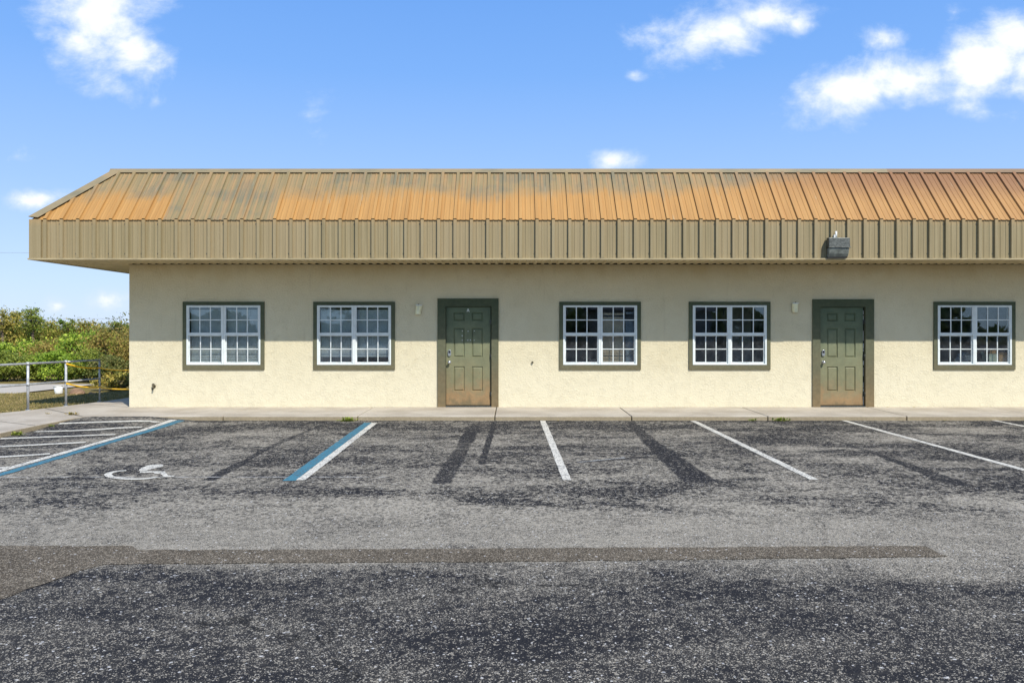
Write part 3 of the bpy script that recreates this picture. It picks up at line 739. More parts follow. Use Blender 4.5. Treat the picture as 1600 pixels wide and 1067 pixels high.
# doors
def door(d, label, letter=False, gap=False):
    a, b, t_, l, r_, dt = d
    xa, xb, zt = PW(a), PW(b), ZW(t_); xl, xr, zd = PW(l), PW(r_), ZW(dt)
    zb = WZ + .035
    yd = YW + .03
    xr2 = xr - .01 if not gap else xr - .018
    mb = MB(); W_, H_ = xr2 - xl, zd - zb
    pans = []
    for (f0, f1) in ((.165, .415), (.575, .825)):
        for (g0, g1) in ((.14, .395), (.485, .785), (.857, .942)): pans.append((xl + W_*f0, xl + W_*f1, zb + H_*g0, zb + H_*g1))
    plate(mb, xl, xr2, zb, zd, pans, yd)
    for h in pans:
        r0 = h; r1 = (h[0]+.013, h[1]-.013, h[2]+.013, h[3]-.013); r2 = (h[0]+.036, h[1]-.036, h[2]+.036, h[3]-.036)
        def ring(o_, i_, y0, y1):
            O = [(o_[0],y0,o_[2]),(o_[1],y0,o_[2]),(o_[1],y0,o_[3]),(o_[0],y0,o_[3])]; I = [(i_[0],y1,i_[2]),(i_[1],y1,i_[2]),(i_[1],y1,i_[3]),(i_[0],y1,i_[3])]
            for k in range(4): mb.face([O[k], O[(k+1)%4], I[(k+1)%4], I[k]])
        ring(r0, r1, yd, yd + .02); ring(r1, r2, yd + .02, yd + .003)
        mb.face([(r2[0],yd+.003,r2[2]),(r2[1],yd+.003,r2[2]),(r2[1],yd+.003,r2[3]),(r2[0],yd+.003,r2[3])])
    for q_ in ([(xl,yd,zb),(xl,yd,zd),(xl,yd+.045,zd),(xl,yd+.045,zb)], [(xr2,yd,zd),(xr2,yd,zb),(xr2,yd+.045,zb),(xr2,yd+.045,zd)], [(xl,yd,zd),(xr2,yd,zd),(xr2,yd+.045,zd),(xl,yd+.045,zd)],
               [(xr2,yd,zb),(xl,yd,zb),(xl,yd+.045,zb),(xr2,yd+.045,zb)], [(xl,yd+.045,zb),(xl,yd+.045,zd),(xr2,yd+.045,zd),(xr2,yd+.045,zb)]): mb.face(q_)
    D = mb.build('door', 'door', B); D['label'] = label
    k = MB(); g = .008
    prof = [(xa, WZ), (xl - g, WZ), (xl - g, zd + g), (xr + g, zd + g), (xr + g, WZ), (xb, WZ), (xb, zt), (xa, zt)]
    n = len(prof); ya, yb_ = YW - .028, YW + .045
    k.v += [(x, ya, z) for x, z in prof] + [(x, yb_, z) for x, z in prof]
    for fc in ((0,1,2,7), (7,2,3,6), (6,3,4,5)): k.f.append(fc); k.sm.append(False); k.f.append(tuple(n + q for q in reversed(fc))); k.sm.append(False)
    for q in range(n): j = (q+1) % n; k.f.append((q, n+q, n+j, j)); k.sm.append(False)
    k.build('door_casing', 'trim', D)
    k = MB(); k.box(xl - .04, xr + .04, yd + .05, yd + .14, WZ, zd + .04); k.build('door_jamb', 'dark_gap', D)
    k = MB(); k.box(xl - g + .001, xr + g - .001, YW - .03, yd + .1, WZ - .005, WZ + .022); k.build('threshold', 'lamp_metal', D)
    # knob and keypad lock
    kx = xl + .066; kz = ZW(566.0)
    k = MB(); k.tube([(kx, yd, kz), (kx, yd-.008, kz)], .034, 16); k.tube([(kx, yd-.006, kz), (kx, yd-.035, kz), (kx, yd-.04, kz), (kx, yd-.055, kz), (kx, yd-.07, kz), (kx, yd-.075, kz)], [.013, .013, .022, .03, .026, .012], 16)
    k.build('handle', 'chrome', D)
    kz = ZW(551.5)
    k = MB(); pr_ = [(kx + .033 * math.cos(t) , kz + .03 * (1 if math.sin(t) > 0 else -1) + .033 * math.sin(t)) for t in [2 * math.pi * (i + .5) / 20 for i in range(20)]]
    k.prism(pr_, yd - .025, yd, 'y'); k.build('keypad_lock', 'chrome', D, bevel=.003)
    k = MB(); k.box(kx-.02, kx+.02, yd-.029, yd-.0255, kz-.002, kz+.045); k.build('keypad', 'black_rubber', D)
    for zz in (ZW(503), ZW(557), ZW(616)):
        k = MB(); k.tube([(xr + .0, YW - .012, zz-.045), (xr + .0, YW - .012, zz+.045)], .008, 8); k.box(xr - .03, xr - .001, yd - .004, yd - .001, zz-.045, zz+.045)
        k.build('hinge', 'lamp_metal' , D)
    if gap:
        z = zb
        while z < zd - .02:
            h_ = random.uniform(.04, .22); 
            if random.random() < .75: k = MB(); k.box(xr2 + .001, xr2 + .001 + random.uniform(.003, .010), yd - .001, yd + .006, z, min(zd, z + h_)); k.build('peeling_weatherstrip', 'letter_white', D)
            z += h_ + random.uniform(.01, .08)
    if letter:
        k = MB(); cx, cz = PW(731.3), ZW(484.8); y = yd - .003; hh = .034; ww = .024; s = .010
        def st(p0, p1, wd, yy):
            d = Vector((p1[0]-p0[0], 0, p1[1]-p0[1])).normalized(); nn = Vector((-d.z, 0, d.x)) * wd / 2
            a_ = Vector((p0[0], yy, p0[1])); b_ = Vector((p1[0], yy, p1[1])); q = [a_-nn, b_-nn, b_+nn, a_+nn]
            k.face(q)
        st((cx-ww, cz-hh), (cx, cz+hh), s, y); st((cx+ww, cz-hh), (cx, cz+hh), s, y-.0006); st((cx-ww*.6, cz-hh*.25), (cx+ww*.6, cz-hh*.25), s, y-.0012)
        k.build('door_letter', 'letter_white', D)
        for (u, v) in ((333,358),(380,360),(432,358),(331,398),(331,435),(378,435),(400,434),(431,435)):
            k = MB()
            X, Z = PW(660+u/5.335), ZW(450+v/5.335); e_ = random.uniform(.009, .014)
            k.prism([(X + e_*random.uniform(.6,1.2)*math.cos(t), Z + e_*random.uniform(.6,1.2)*math.sin(t)) for t in [i*math.pi/3 for i in range(6)]], yd-.0035, yd-.0012, 'y')
            k.build('adhesive_remnant', 'letter_white', D)
    return D
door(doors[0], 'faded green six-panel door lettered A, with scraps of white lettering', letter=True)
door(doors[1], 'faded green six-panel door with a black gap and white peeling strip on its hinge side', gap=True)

# ------------------------------------------------------------------ fittings on the wall
def sconce(px, py, tilt, label):
    x, z = PW(px), ZW(py); e = empty('wall_lamp', (x, YW, z)); tag(e, label, 'wall lamp', 'lamps beside the doors')
    k = MB(); k.box(x-.052, x+.052, YW-.014, YW-.0005, z-.075, z+.085); k.build('backplate', 'lamp_metal', e, bevel=.004)
    k = MB(); n_ = 12
    for (z0, z1, r0, r1) in ((-.10, .07, .056, .064),):
        ring0 = [(x + r0*math.cos(math.pi + math.pi*i/n_) + tilt*-.10, YW-.015 + 1.15*r0*math.sin(math.pi + math.pi*i/n_), z+z0) for i in range(n_+1)]
        ring1 = [(x + r1*math.cos(math.pi + math.pi*i/n_) + tilt*.07, YW-.015 + 1.15*r1*math.sin(math.pi + math.pi*i/n_), z+z1) for i in range(n_+1)]
        for i in range(n_): k.face([ring0[i], ring0[i+1], ring1[i+1], ring1[i]], True)
        k.face(ring0[::-1]); k.face(ring1)
    k.build('lamp_shade', 'lamp_cream', e)
    k = MB(); k.box(x-.062+tilt*.09, x+.062+tilt*.09, YW-.085, YW-.016, z+.0705, z+.09); k.build('top_cap', 'letter_white', e, bevel=.006)
    k = MB(); k.tube([(x+.004, YW-.05, z+.0905), (x+.004, YW-.05, z+.107)], .010, 8); k.build('finial', 'black_rubber', e)
sconce(654.2, 483.3, .14, 'small cream wall lamp hanging slightly askew, left of green door A')
sconce(1241.6, 480.3, 0, 'small cream wall lamp mounted straight, left of the green door with a black gap')
# floodlight on the fascia
x, z = (1312.5 - X0) / (SF + 1), CZ + (Y0 - 386) / (SF + 1); yf = YF - .031
e = empty('floodlight', (x, yf, z)); tag(e, 'weathered grey box floodlight fixed to the ribbed metal fascia', 'floodlight')
k = MB(); k.prism([(yf, z+.0), (yf, z+.185), (yf-.12, z+.175), (yf-.135, z+.0)], x-.195, x+.195); k.build('housing', 'lamp_metal', e, bevel=.01)
k = MB(); k.box(x-.205, x+.205, yf-.145, yf-.115, z-.010, z+.006); k.build('lens_frame', 'lamp_metal', e, bevel=.004)
simple('lens_plastic', (.20, .215, .19, 1), .22, .35, 14, 0, .2, .6)
k = MB(); k.prism([(yf, z-.175), (yf, z-.011), (yf-.13, z-.011), (yf-.09, z-.12), (yf-.05, z-.175)], x-.185, x+.185); k.build('lens', 'lens_plastic', e, bevel=.012)
k = MB(); k.box(x-.19, x+.15, yf-.05, yf-.01, z-.195, z-.176); k.build('lower_bracket', 'black_rubber', e)
k = MB(); k.tube([(x-.03, yf-.04, z+.18), (x-.03, yf-.04, z+.30)], .018, 10); k.box(x-.075, x-.05, yf-.06, yf-.02, z+.183, z+.235); k.build('conduit_stub', 'letter_white', e)
# tap
x, z = PW(241), ZW(603.5); e = empty('garden_tap', (x, YW, z)); tag(e, 'rusty outdoor tap low on the cream wall near the left corner', 'tap')
k = MB(); k.tube([(x, YW, z), (x, YW-.012, z)], .035, 12); k.tube([(x, YW-.01, z), (x, YW-.04, z), (x, YW-.055, z-.012), (x, YW-.06, z-.045)], [.018, .02, .018, .02], 10); k.build('tap_body', 'brass_dirty', e)
k = MB(); k.tube([(x, YW-.035, z+.01), (x, YW-.045, z+.035)], .008, 8); k.tube([(x, YW-.043, z+.034), (x, YW-.053, z+.040)], .028, 10); k.build('tap_handle', 'brass_dirty', e)
k = MB(); k.box(x-.05, x-.02, YW-.01, YW, z-.075, z-.04); k.build('pipe_clip', 'brass_dirty', e)
x, z = PW(832), ZW(566); k = MB(); k.tube([(x, YW, z), (x, YW-.03, z)], .021, 12); k.tube([(x, YW-.031, z), (x, YW-.04, z)], .012, 10)
tag(k.build('pipe_stub', 'brass_dirty', origin=(x, YW, z)), 'tiny round pipe stub in the cream wall between door A and a window', 'pipe stub')

# things seen through the last window
def crate(name, px0, px1, py0, py1, y, dep, m, label, cat, grp=None):
    x0, x1 = (px0-X0)*y/F, (px1-X0)*y/F; z0, z1 = CZ+(Y0-py1)*y/F, CZ+(Y0-py0)*y/F
    e = empty(name, ((x0+x1)/2, y+dep/2, z0)); tag(e, label, cat, grp)
    k = MB(); k.box(x0, x1, y, y+dep, z0, z1); k.build('box_body', m, e)
    k = MB(); k.face([(x0, y, z1+.001), (x1, y, z1+.001), (x1+.005, y-.012, z1+.03), (x0-.005, y-.012, z1+.03)]); k.build('box_flap', m, e); k = MB(); k.face([(x0, y+dep, z1+.001), (x1, y+dep, z1+.001), (x1, y+dep+.05, z1+.06), (x0, y+dep+.05, z1+.06)]); k.build('box_flap', m, e)
tx0, tx1, ty = PW(1466), PW(1590), YW + .07; tz = CZ + (Y0 - 566) * (ty) / F
e = empty('table', ((tx0+tx1)/2, ty+.3, .12)); tag(e, 'dark low table inside the rightmost window, under the boxes', 'table')
k = MB(); k.box(tx0, tx1, ty, ty+.6, tz-.03, tz); k.build('tabletop', 'dark_wood', e)
for a in (tx0+.03, tx1-.08):
    for b in (ty+.03, ty+.52): k = MB(); k.box(a, a+.05, b, b+.05, .12, tz-.031); k.build('leg', 'dark_wood', e)
yb = ty + .02
crate('cardboard_box', 1561, 1574, 553, 565.4, yb, .25, 'cardboard', 'brown cardboard box on the table, at the right of the rightmost window', 'box', 'boxes behind the rightmost window')
crate('cardboard_box', 1545.5, 1557.5, 555.0, 565.4, yb, .25, 'cream_box', 'pale cream carton on the table beside the brown cardboard box', 'box', 'boxes behind the rightmost window')
crate('cardboard_box', 1547, 1556, 548.6, 553.2, yb + .02, .2, 'cardboard', 'small brown box on top of the pale cream carton', 'box', 'boxes behind the rightmost window')
# crumpled bag
mb = MB(); cx, cy, cz = (1508-X0)*(yb+.15)/F, yb+.2, tz+.005
rings = []
for j in range(7):
    t = j / 6; rr = .19 * math.cos(t * 1.45) ** .6 if j < 6 else .02; i0 = len(mb.v)
    for i in range(14):
        a = 2*math.pi*i/14; q_ = rr * random.uniform(.8, 1.15); mb.v.append((cx + q_*math.cos(a), cy + .6*q_*math.sin(a), cz + .20*t + random.uniform(-.008, .008) * (j > 0)))
    rings.append(i0)
for u, v in zip(rings, rings[1:]):
    for i in range(14): mb.f.append((u+i, u+(i+1)%14, v+(i+1)%14, v+i)); mb.sm.append(False)
tag(mb.build('bag', 'grey_cloth', origin=(cx, cy, cz)), 'crumpled grey bag behind the left half of the rightmost window', 'bag')
# white door frame / cabinet inside the fourth window
cx = PW(1180); e = empty('cabinet', (cx, YW+1.3, .12)); tag(e, 'tall dull grey cabinet standing inside the dark window left of the second wall lamp', 'cabinet')
k = MB(); k.box(cx-.22, cx+.22, YW+1.0, YW+1.5, .12, 2.1); k.build('cabinet_body', 'interior_paint', e)
k = MB(); k.box(cx-.205, cx-.004, YW+.982, YW+.999, .2, 2.07); k.build('cabinet_door', 'interior_paint', e)
k = MB(); k.box(cx+.004, cx+.205, YW+.982, YW+.999, .2, 2.07); k.build('cabinet_door', 'interior_paint', e)

# ------------------------------------------------------------------ railing and tape
P1, P2, P3 = Vector((-9.33, 15.42, .075)), Vector((-9.06, 16.25, .075)), Vector((-8.84, 17.15, .075))
d01 = P1 - P2; P0 = P1 + d01 * 1.0; Pm = P0 + d01
e = empty('handrail', P2); tag(e, 'galvanised pipe handrail running along the left edge of the pavement', 'railing')
for p in (Pm, P0, P1, P2, P3):
    k = MB(); k.tube([p, p + Vector((0, 0, .905))], .024 if p is not P3 else .019, 12); k.tube([p, p + Vector((0, 0, .012))], .045, 12); k.build('post', 'galvanised', e)
    if p is not P3:
        k = MB(); k.tube([p + Vector((0, 0, .87)), p + Vector((0, 0, .93))], .032, 12); k.tube([p + Vector((0, 0, .47)), p + Vector((0, 0, .53))], .032, 12); k.build('fitting', 'galvanised', e)
for h in (.90, .50):
    k = MB(); k.tube([q_ + Vector((0, 0, h)) for q_ in (Pm, P0, P1, P2)], .021, 10); k.build('rail', 'galvanised', e)
    k = MB(); k.tube([P2 + Vector((0, 0, h)), P3 + Vector((0, 0, h - (.0 if h > .6 else .0)))], .019, 10); k.build('rail', 'galvanised', e)
def rope(pts, label):
    pts = [Vector(p) for p in pts]; out = []
    for i in range(len(pts)-2):
        pass
    # quadratic curve through three control stages
    k = MB(); s = []
    for (a, b, sag) in pts_segments(pts): 
        for i in range(9):
            t = i / 8; q_ = a.lerp(b, t); q_.z -= sag * 4 * t * (1 - t); s.append(q_)
    ss = [s[0]]
    for q_ in s[1:]:
        if (q_ - ss[-1]).length > 1e-3: ss.append(q_)
    k.tube(ss, .016, 6); tag(k.build('caution_tape', 'tape_yellow', origin=ss[0]), label, 'tape', 'twisted yellow tapes between handrail and wall')
def pts_segments(p): return [(p[i], p[i+1], [.035, .03][i % 2]) for i in range(len(p)-1)]
cor = Vector((XL - .005, YW + .25, 0))
rope([P2 + Vector((.03, -.03, .86)), P3 + Vector((.02, -.03, .735)), cor + Vector((0, 0, .82))], 'upper sagging yellow tape tied from the handrail top to the wall corner')
rope([P2 + Vector((.03, -.03, .46)), P3 + Vector((.02, -.03, .325)), cor + Vector((0, 0, .43))], 'lower sagging yellow tape tied from the handrail mid height to the wall corner')

# ------------------------------------------------------------------ bucket, rocks, weeds
x, y = -15.0 * 1.0, 21.3; b_ = G(91, 611.2); y = b_.y; x = b_.x
e = empty('bucket', (x, y, 0)); tag(e, 'small white bucket leaning over on the pale road beyond the lawn', 'bucket')
k = MB(); ax = Vector((-.12, 0, .98)).normalized(); o0 = Vector((x+.02, y, .01)); k.tube([o0, o0 + ax*.01, o0 + ax*.2], [.085, .088, .105], 16); k.build('bucket_body', 'bucket_white', e)
k = MB(); k.tube([o0 + ax*.188, o0 + ax*.205], .112, 16); k.build('rim', 'bucket_white', e)
def rock(px, py, w_, h_, label, grp=None, seed=0):
    rn = random.Random(seed); c = G(px, py); mb = MB(); n1, n2_ = 9, 14; rs = []
    for j in range(n1):
        t = math.pi/2 * j / (n1-1); i0 = len(mb.v)
        for i in range(n2_):
            a = 2*math.pi*i/n2_; q_ = w_ * math.cos(t) * (1 + .22*math.sin(a*2+seed) + rn.uniform(-.1, .1)); mb.v.append((c.x + q_*math.cos(a), c.y + .7*q_*math.sin(a), -.005 + h_*math.sin(t)*(1+rn.uniform(-.08, .08))))
        rs.append(i0)
    for u, v in zip(rs, rs[1:]):
        for i in range(n2_): mb.f.append((u+i, u+(i+1)%n2_, v+(i+1)%n2_, v+i)); mb.sm.append(False)
    tag(mb.build('rock', 'rock_brown', origin=(c.x, c.y, 0)), label, 'rock', grp)
rock(120, 611, .17, .15, 'brown rock beside the white bucket, largest of the rocks', 'brown rocks on the far road', 1)
rock(142, 610.5, .06, .05, 'small brown stone to the right of the largest rock', 'brown rocks on the far road', 2)
rock(147, 611, .045, .035, 'tiniest brown stone near the last handrail post', 'brown rocks on the far road', 3)
def weed(px, py, z, sz, n_, label, seed, m='leaf_green'):
    rn = random.Random(seed); c = G(px, py, z); mb = MB()
    for i in range(n_):
        a = rn.uniform(0, 2*math.pi); l = sz * rn.uniform(.4, 1); e_ = rn.uniform(.2, 1.2); p = c + Vector((rn.gauss(0, sz*.5), rn.gauss(0, sz*.15), .003))
        d = Vector((math.cos(a)*math.cos(e_), math.sin(a)*math.cos(e_)*.6, math.sin(e_))) * l; s = Vector((-math.sin(a), math.cos(a), 0)) * l * .16
        md = p + d * .55
        mb.face([p, md - s, p + d + Vector((0, 0, -l*.15)), md + s])
    tag(mb.build('weed', m, origin=c), label, 'weed', 'weeds in the kerb joint')
weed(543, 658.0, 0, .12, 90, 'green weed tuft at the kerb, left of the blue and white line pair', 1)
weed(1220, 657.8, 0, .11, 80, 'green weed tuft at the kerb, below the second wall lamp', 2)
weed(1176, 657.6, 0, .07, 40, 'tiny weed at the kerb below the window left of the second wall lamp', 3)
weed(25, 680.0, 0, .10, 60, 'weed in the left kerb at the very edge, by the hatched aisle', 4)
weed(75, 668.0, 0, .09, 60, 'weed in the left kerb beside the top of the hatched aisle', 5)
weed(112, 648.3, WZ, .10, 40, 'dry brown weed flat on the pavement, right of the other dry one', 6, 'leaf_rust')
weed(75, 647, WZ, .05, 25, 'smaller dry brown weed on the pavement, below the handrail', 7, 'leaf_rust')
weed(1387, 636.4, WZ, .025, 14, 'speck of dead leaf at the wall foot, nearer the gapped green door', 8, 'leaf_rust')
weed(1429, 636.6, WZ, .03, 16, 'speck of dead leaf at the wall foot, below the rightmost window', 9, 'leaf_rust')
weed(870, 657.5, 0, .03, 10, 'faint sprig at the kerb right of the lone white line', 10, 'leaf_olive')
weed(1476, 657.5, 0, .035, 14, 'faint sprig at the kerb below the rightmost window', 12, 'leaf_olive')

# short rough grass on the lawn
mb = MB(); rn = random.Random(5)
for i in range(26000):
    y = 12 + 8.4 * rn.random() ** .9; x0_ = -9.6 + (y - 14.9) * .27; x = x0_ - 8 * rn.random() ** 1.2
    z = .055 - .06 * max(0, (y-17)/3.6) - .004; h = rn.uniform(.015, .05); a = rn.uniform(0, 6.28); s = Vector((math.cos(a), math.sin(a), 0)) * .006
    b = Vector((x, y, z)); t = b + Vector((rn.gauss(0, .015), rn.gauss(0, .015), h)); mb.face([b - s, b + s, t])
struct(mb.build('grass', 'blades'), 'stuff')

# ------------------------------------------------------------------ shrubs
def leaves(mb, c, rx, ry, rz, n_, size, rn, clumps, zmin):
    cs = []
    for i in range(clumps):
        u = Vector((rn.gauss(0, 1), rn.gauss(0, 1), rn.gauss(0, 1))).normalized() * rn.uniform(.35, 1.0) ** .6
        cs.append((Vector((c.x + u.x*rx, c.y + u.y*ry, c.z + u.z*rz)), rn.uniform(.55, 1.3)))
    for i in range(n_):
        cc, k = cs[rn.randrange(clumps)]; s_ = min(rx, rz) * .24 * k
        p = cc + Vector((rn.gauss(0, s_), rn.gauss(0, s_), rn.gauss(0, s_ * .8)))
        if p.z < zmin: p.z = zmin + rn.random() * .3
        d = Vector((rn.gauss(0, 1), rn.gauss(0, 1) - .35, rn.gauss(0, 1) + .45)).normalized(); t = d.cross(Vector((rn.gauss(0,1), rn.gauss(0,1), rn.gauss(0,1)))).normalized(); b = d.cross(t)
        l = size * rn.uniform(.6, 1.3); w_ = l * rn.uniform(.35, .6)
        mb.face([p - t*l*.5, p + b*w_*.5, p + t*l*.5, p - b*w_*.5])
    return cs
def shrub(x, y, rx, h, m, n_, label, seed, size=.085, base=0.0, ry=None, name='shrub', cat='shrub', grp='shrubs behind the lawn', lift=0):
    rn = random.Random(seed); ry = ry or rx * .8
    e = empty(name, (x, y, base)); tag(e, label, cat, grp)
    rz = (h - lift) / 2; c = Vector((x, y, base + lift + rz))
    mb = MB(); cs = leaves(mb, c, rx*.85, ry*.85, rz*.85, n_, size, rn, max(12, n_//110), base + .02)
    mb.build('foliage' if name == 'shrub' else 'crown', m, e)
    st = MB()
    root = Vector((x, y, base - .05))
    trunk_top = Vector((x + rn.uniform(-.1, .1), y, base + lift + rz * .5))
    if lift > 0: st.tube([root, root.lerp(trunk_top, .5) + Vector((rn.uniform(-.1, .1), 0, 0)), trunk_top], [h*.035, h*.026, h*.018], 8)
    for (cc, k) in cs[:26]:
        a = trunk_top if lift > 0 else root + Vector((rn.uniform(-.3, .3)*rx, rn.uniform(-.2, .2), 0))
        mid = a.lerp(cc, .5) + Vector((rn.uniform(-.12, .12), rn.uniform(-.1, .1), rn.uniform(0, .15)))
        st.tube([a, mid, cc + (cc - mid) * .25], [h*.012, h*.008, h*.002], 5)
    st.build('stem' if name == 'shrub' else 'trunk', 'bark', e)
def PXX(px, y): return (px - X0) * y / F
S = [
 # px, Y, rx, top px-y, material, n, label
 (12, 25.3, .95, 553, 'leaf_green', 5200, 'low dark-green shrub at the left edge behind the handrail'),
 (55, 25.6, .95, 556, 'leaf_green', 5200, 'low green shrub just behind the first handrail post in view'),
 (98, 25.2, .95, 549, 'leaf_bright', 5200, 'bright green low shrub behind the middle handrail post'),
 (138, 25.0, .9, 552, 'leaf_green', 4600, 'low green shrub above the brown rock'),
 (186, 21.6, .75, 588, 'leaf_olive', 3400, 'low olive hedge bush nearest the building, under the tapes'),
 (172, 24.6, .75, 562, 'leaf_dark', 3600, 'dark green shrub in the gap between last post and building'),
 (34, 28.2, 1.3, 534, 'leaf_bright', 6000, 'yellow-green shrub of the second row at far left'),
 (80, 28.0, 1.2, 528, 'leaf_rust', 5600, 'rust-brown shrub of the second row between two handrail posts'),
 (135, 28.0, 1.3, 519, 'leaf_bright', 6500, 'large bright green shrub in the middle, taller than the handrail'),
 (180, 27.5, 1.15, 512, 'leaf_rust', 5600, 'reddish-brown shrub against the building corner'),
 (-8, 30.5, 1.6, 487, 'leaf_olive', 7000, 'tall olive bush cut by the left picture edge'),
 (45, 31.0, 1.3, 494, 'leaf_green', 6000, 'tall green bush with loose top left of centre'),
 (72, 33.0, 1.2, 500, 'leaf_olive', 5200, 'olive bush behind the tallest twiggy one'),
 (112, 31.5, 1.5, 501, 'leaf_olive', 6500, 'broad olive bush rising behind the middle handrail post'),
 (158, 31.5, 1.4, 506, 'leaf_olive', 6000, 'rounded olive bush behind the last handrail post'),
 (196, 30.5, 1.25, 499, 'leaf_dark', 5200, 'dark green bush half hidden by the building corner'),
 (232, 29.0, 1.4, 505, 'leaf_olive', 3000, 'olive bush hidden behind the building corner'),
 (-60, 30.5, 1.8, 480, 'leaf_green', 3500, 'green bush beyond the left picture edge')]
for i, (px, y, rx, ty_, m, n_, lab) in enumerate(S):
    h = CZ + (Y0 - ty_) * y / F + .12
    shrub(PXX(px, y), y, rx, h, m, n_, lab, 100 + i, size=.095 if y > 27 else .08)
# twiggy tops
for i, (px, y, ty_, lab) in enumerate([(52, 30.2, 479, 'thin twiggy sapling sticking up highest above the bushes'), (4, 29.8, 481, 'wispy sapling at the left picture edge'), (104, 30.6, 495, 'wispy sapling over the middle handrail post'),
                                       (135, 31, 500, 'short loose sapling right of the middle one'), (186, 30.2, 500, 'wispy dark sapling beside the building corner'), (28, 31.2, 485, 'loose sapling between the left edge and the tallest one')]):
    h = CZ + (Y0 - ty_) * y / F + .05
    shrub(PXX(px, y), y, .42, h, 'leaf_olive' if i % 2 else 'leaf_green', 900, lab, 300 + i, .085, lift=h * .55, name='sapling', cat='sapling', grp='saplings above the shrubs')
# trees and a house across the lot, seen mirrored in the glass
for i, (x, y, rx, h) in enumerate([(-26, -24, 3.2, 6.5), (-12, -30, 3.5, 7.5), (3, -34, 3.0, 6), (24, -30, 3.6, 7)]):
    shrub(x, y, rx, h, 'leaf_green', 4200, ['broad tree behind the camera, mirrored in the leftmost window', 'tall tree behind the camera, mirrored in the window left of door A', 'round tree behind the camera opposite door A', 'tree behind the camera opposite the right end of the building'][i], 400 + i, .30,
          lift=1.6, name='tree', cat='tree', grp='trees across the lot')
mb = MB(); rn = random.Random(77)  # unseen leaf belt added behind the camera to darken the window reflections
for i in range(9000):
    x = rn.uniform(-75, 75); h_ = 2.1 + 1.2 * math.sin(x * .35) + .8 * math.sin(x * .9 + 1); p = Vector((x, -46 + rn.gauss(0, 1.2), h_ * rn.random() ** .8))
    t = Vector((rn.gauss(0,1), rn.gauss(0,.4), rn.gauss(0,1))).normalized() * .5; b = Vector((-t.z, rn.uniform(-.3,.3), t.x)) * .7
    mb.face([p - t, p + b, p + t, p - b])
struct(mb.build('added_woodland', 'leaf_dark'), 'stuff')
e = empty('house', (11, -30, 0)); tag(e, 'beige lap-sided house across the lot, mirrored in the windows', 'house')
k = MB(); k.box(6.5, 15.5, -36, -30, 0, 3.0); k.build('wall', 'siding', e)
k = MB(); k.prism([(-36.4, 3.001), (-29.6, 3.001), (-33, 4.6)], 6.1, 15.9); k.build('roof', 'shingle', e)
k = MB(); k.box(9.4, 10.6, -29.999, -29.95, .9, 2.1); k.build('window', 'house_siding_trim', e)
# overhead wires
for z0_, y_, lab in ((2.15, 45.0, 'lower of two thin overhead wires crossing the sky above the shrubs'), (5.75, 44.0, 'upper of two thin overhead wires crossing the sky left of the roof')):
    k = MB(); pts = [(-90 + 180*i/40, y_, z0_ + .0008 * (-90 + 180*i/40 + 20)**2 * .3) for i in range(41)]; k.tube(pts, .006, 4)
    tag(k.build('overhead_wire', 'wire_black', origin=(0, y_, z0_)), lab, 'wire', 'thin overhead wires')

# ------------------------------------------------------------------ light
D = Vector((-.62, 1, -1.30)).normalized()
sun = bpy.data.lights.new('sun', 'SUN'); sun.energy = 4.6; sun.angle = math.radians(.5); sun.color = (1, .955, .88)
so_ = bpy.data.objects.new('sun', sun); C.objects.link(so_); so_.rotation_euler = D.to_track_quat('-Z', 'Y').to_euler(); so_.location = (10, -10, 20)
W_ = bpy.data.worlds.new('World'); sc.world = W_; W_.use_nodes = True; n = N(W_.node_tree)
sky = n.n('ShaderNodeTexSky', sky_type='NISHITA'); sky.sun_disc = False
sky.sun_elevation = math.asin(-D.z); sky.sun_rotation = math.atan2(-D.x, -D.y)
sky.altitude = 0; sky.air_density = 1.0; sky.dust_density = .4; sky.ozone_density = 1.6
g = n.n('ShaderNodeTexCoord').outputs['Generated']; x, y, z = n.sep(g)
el = n.m('MAXIMUM', z, 0.0)
grad = n.ramp(el, [(0, (5.7, 7.0, 9.0, 1)), (.05, (5.0, 6.7, 9.1, 1)), (.16, (3.3, 5.3, 9.0, 1)), (.30, (1.85, 4.0, 8.5, 1)), (.45, (1.15, 3.1, 7.7, 1)), (1, (.9, 2.0, 5.6, 1))])
skyc = n.mix(.9, sky.outputs[0], grad)
skyc = n.mix(1.0, skyc, n.ramp(n.m('MULTIPLY_ADD', y, .5, .5), [(.35, (1.32, 1.22, 1.02, 1)), (.62, (1, 1, 1, 1))]), 'MULTIPLY')   # sunward half of the sky boosted and warmed to lift the wall's shade
# clouds: billows gathered round a few directions
ysafe = n.m('MAXIMUM', y, .05); U = n.m('DIVIDE', x, ysafe); V = n.m('DIVIDE', z, ysafe)
uv = n.comb(U, n.m('MULTIPLY', V, 1.35), 0.0)
fb = n.noise(uv, 8.0, 12, .64, .35); fs = n.noise(n.comb(U, n.m('MULTIPLY', V, 1.35), 4.0), 26.0, 7, .6, .2)
def blob(px, py, rx, ry, rot=0, amp=1):
    cu, cv = (px - 800) / 1250, (511 - py) / 1250; a = math.radians(rot)
    du = n.m('SUBTRACT', U, cu); dv = n.m('SUBTRACT', V, cv)
    p = n.m('DIVIDE', n.m('ADD', n.m('MULTIPLY', du, math.cos(a)), n.m('MULTIPLY', dv, math.sin(a))), rx / 1250)
    q = n.m('DIVIDE', n.m('SUBTRACT', n.m('MULTIPLY', dv, math.cos(a)), n.m('MULTIPLY', du, math.sin(a))), ry / 1250)
    r = n.m('SQRT', n.m('ADD', n.m('MULTIPLY', p, p), n.m('MULTIPLY', q, q)))
    return n.m('MULTIPLY', n.m('SUBTRACT', 1.0, r), amp)
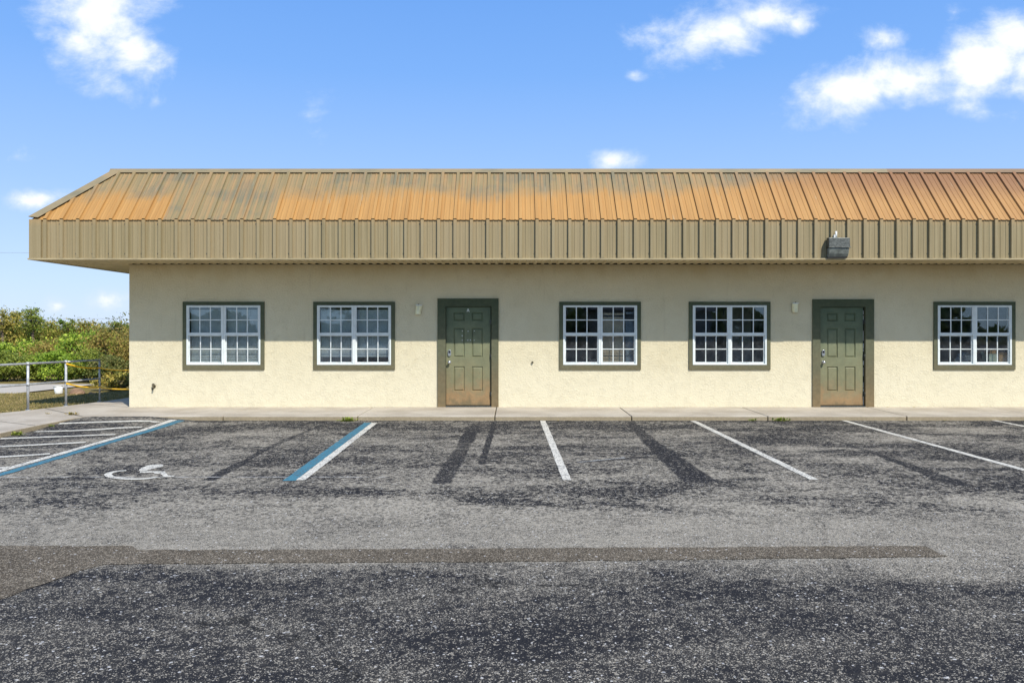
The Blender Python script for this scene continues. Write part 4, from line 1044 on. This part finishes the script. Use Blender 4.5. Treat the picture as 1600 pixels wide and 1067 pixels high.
bl = [(160, 20, 135, 95, 0, 1.1), (215, 80, 80, 50, -20, 1), (120, 60, 60, 40, -30, .9), (190, 140, 66, 30, -15, .55), (245, 160, 22, 18, 0, .45),
      (1130, 55, 130, 62, 8, 1.1), (1195, 28, 95, 42, 0, 1.05), (1005, 60, 52, 26, -15, .55), (1245, 38, 45, 30, 0, .8),
      (1320, 145, 115, 62, 12, 1.1), (1420, 122, 120, 60, 0, 1.1), (1530, 102, 120, 76, 20, 1.2), (1590, 60, 80, 60, 0, 1.1), (1640, 110, 110, 90, 0, 1.2), (1385, 66, 44, 28, 0, .55), (1490, 20, 24, 14, 0, .35),
      (955, 252, 52, 24, 0, .85), (62, 311, 58, 22, 4, .95), (168, 470, 50, 26, 0, .9), (92, 478, 30, 18, 0, .7), (25, 245, 60, 20, 10, .35), (492, 190, 26, 40, 0, .32), (990, 118, 16, 9, 0, .4)]
m_ = None
for b in bl:
    v = blob(*b); m_ = v if m_ is None else n.m('MAXIMUM', m_, v)
dn = n.m('ADD', m_, n.m('MULTIPLY', n.m('SUBTRACT', fb, .5), 2.0)); dn = n.m('ADD', dn, n.m('MULTIPLY', n.m('SUBTRACT', fs, .5), .95))
cov = n.m('MULTIPLY', n.sm(dn, .0, .88), n.m('GREATER_THAN', y, .06))
cov = n.m('MULTIPLY', cov, n.sm(m_, -.55, .1))
# generic scattered cloud for the rest of the sky
shade = n.mix(n.sm(dn, .3, 1.25), (6.0, 7.1, 8.9, 1), (9.6, 9.6, 9.7, 1))
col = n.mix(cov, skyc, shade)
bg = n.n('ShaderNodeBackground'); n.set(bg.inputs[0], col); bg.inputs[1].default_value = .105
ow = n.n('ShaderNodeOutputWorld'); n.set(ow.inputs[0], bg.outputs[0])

cam = bpy.data.cameras.new('camera'); co = bpy.data.objects.new('camera', cam); C.objects.link(co)
co.location = (0, 0, CZ); co.rotation_euler = (math.radians(90), 0, 0)
cam.sensor_width = 36; cam.lens = F / 1600 * 36; cam.shift_y = -22.5 / 1600; cam.clip_end = 2000
sc.camera = co
sc.view_settings.view_transform = 'Standard'; sc.view_settings.look = 'None'; sc.view_settings.exposure = .2; sc.view_settings.gamma = 1
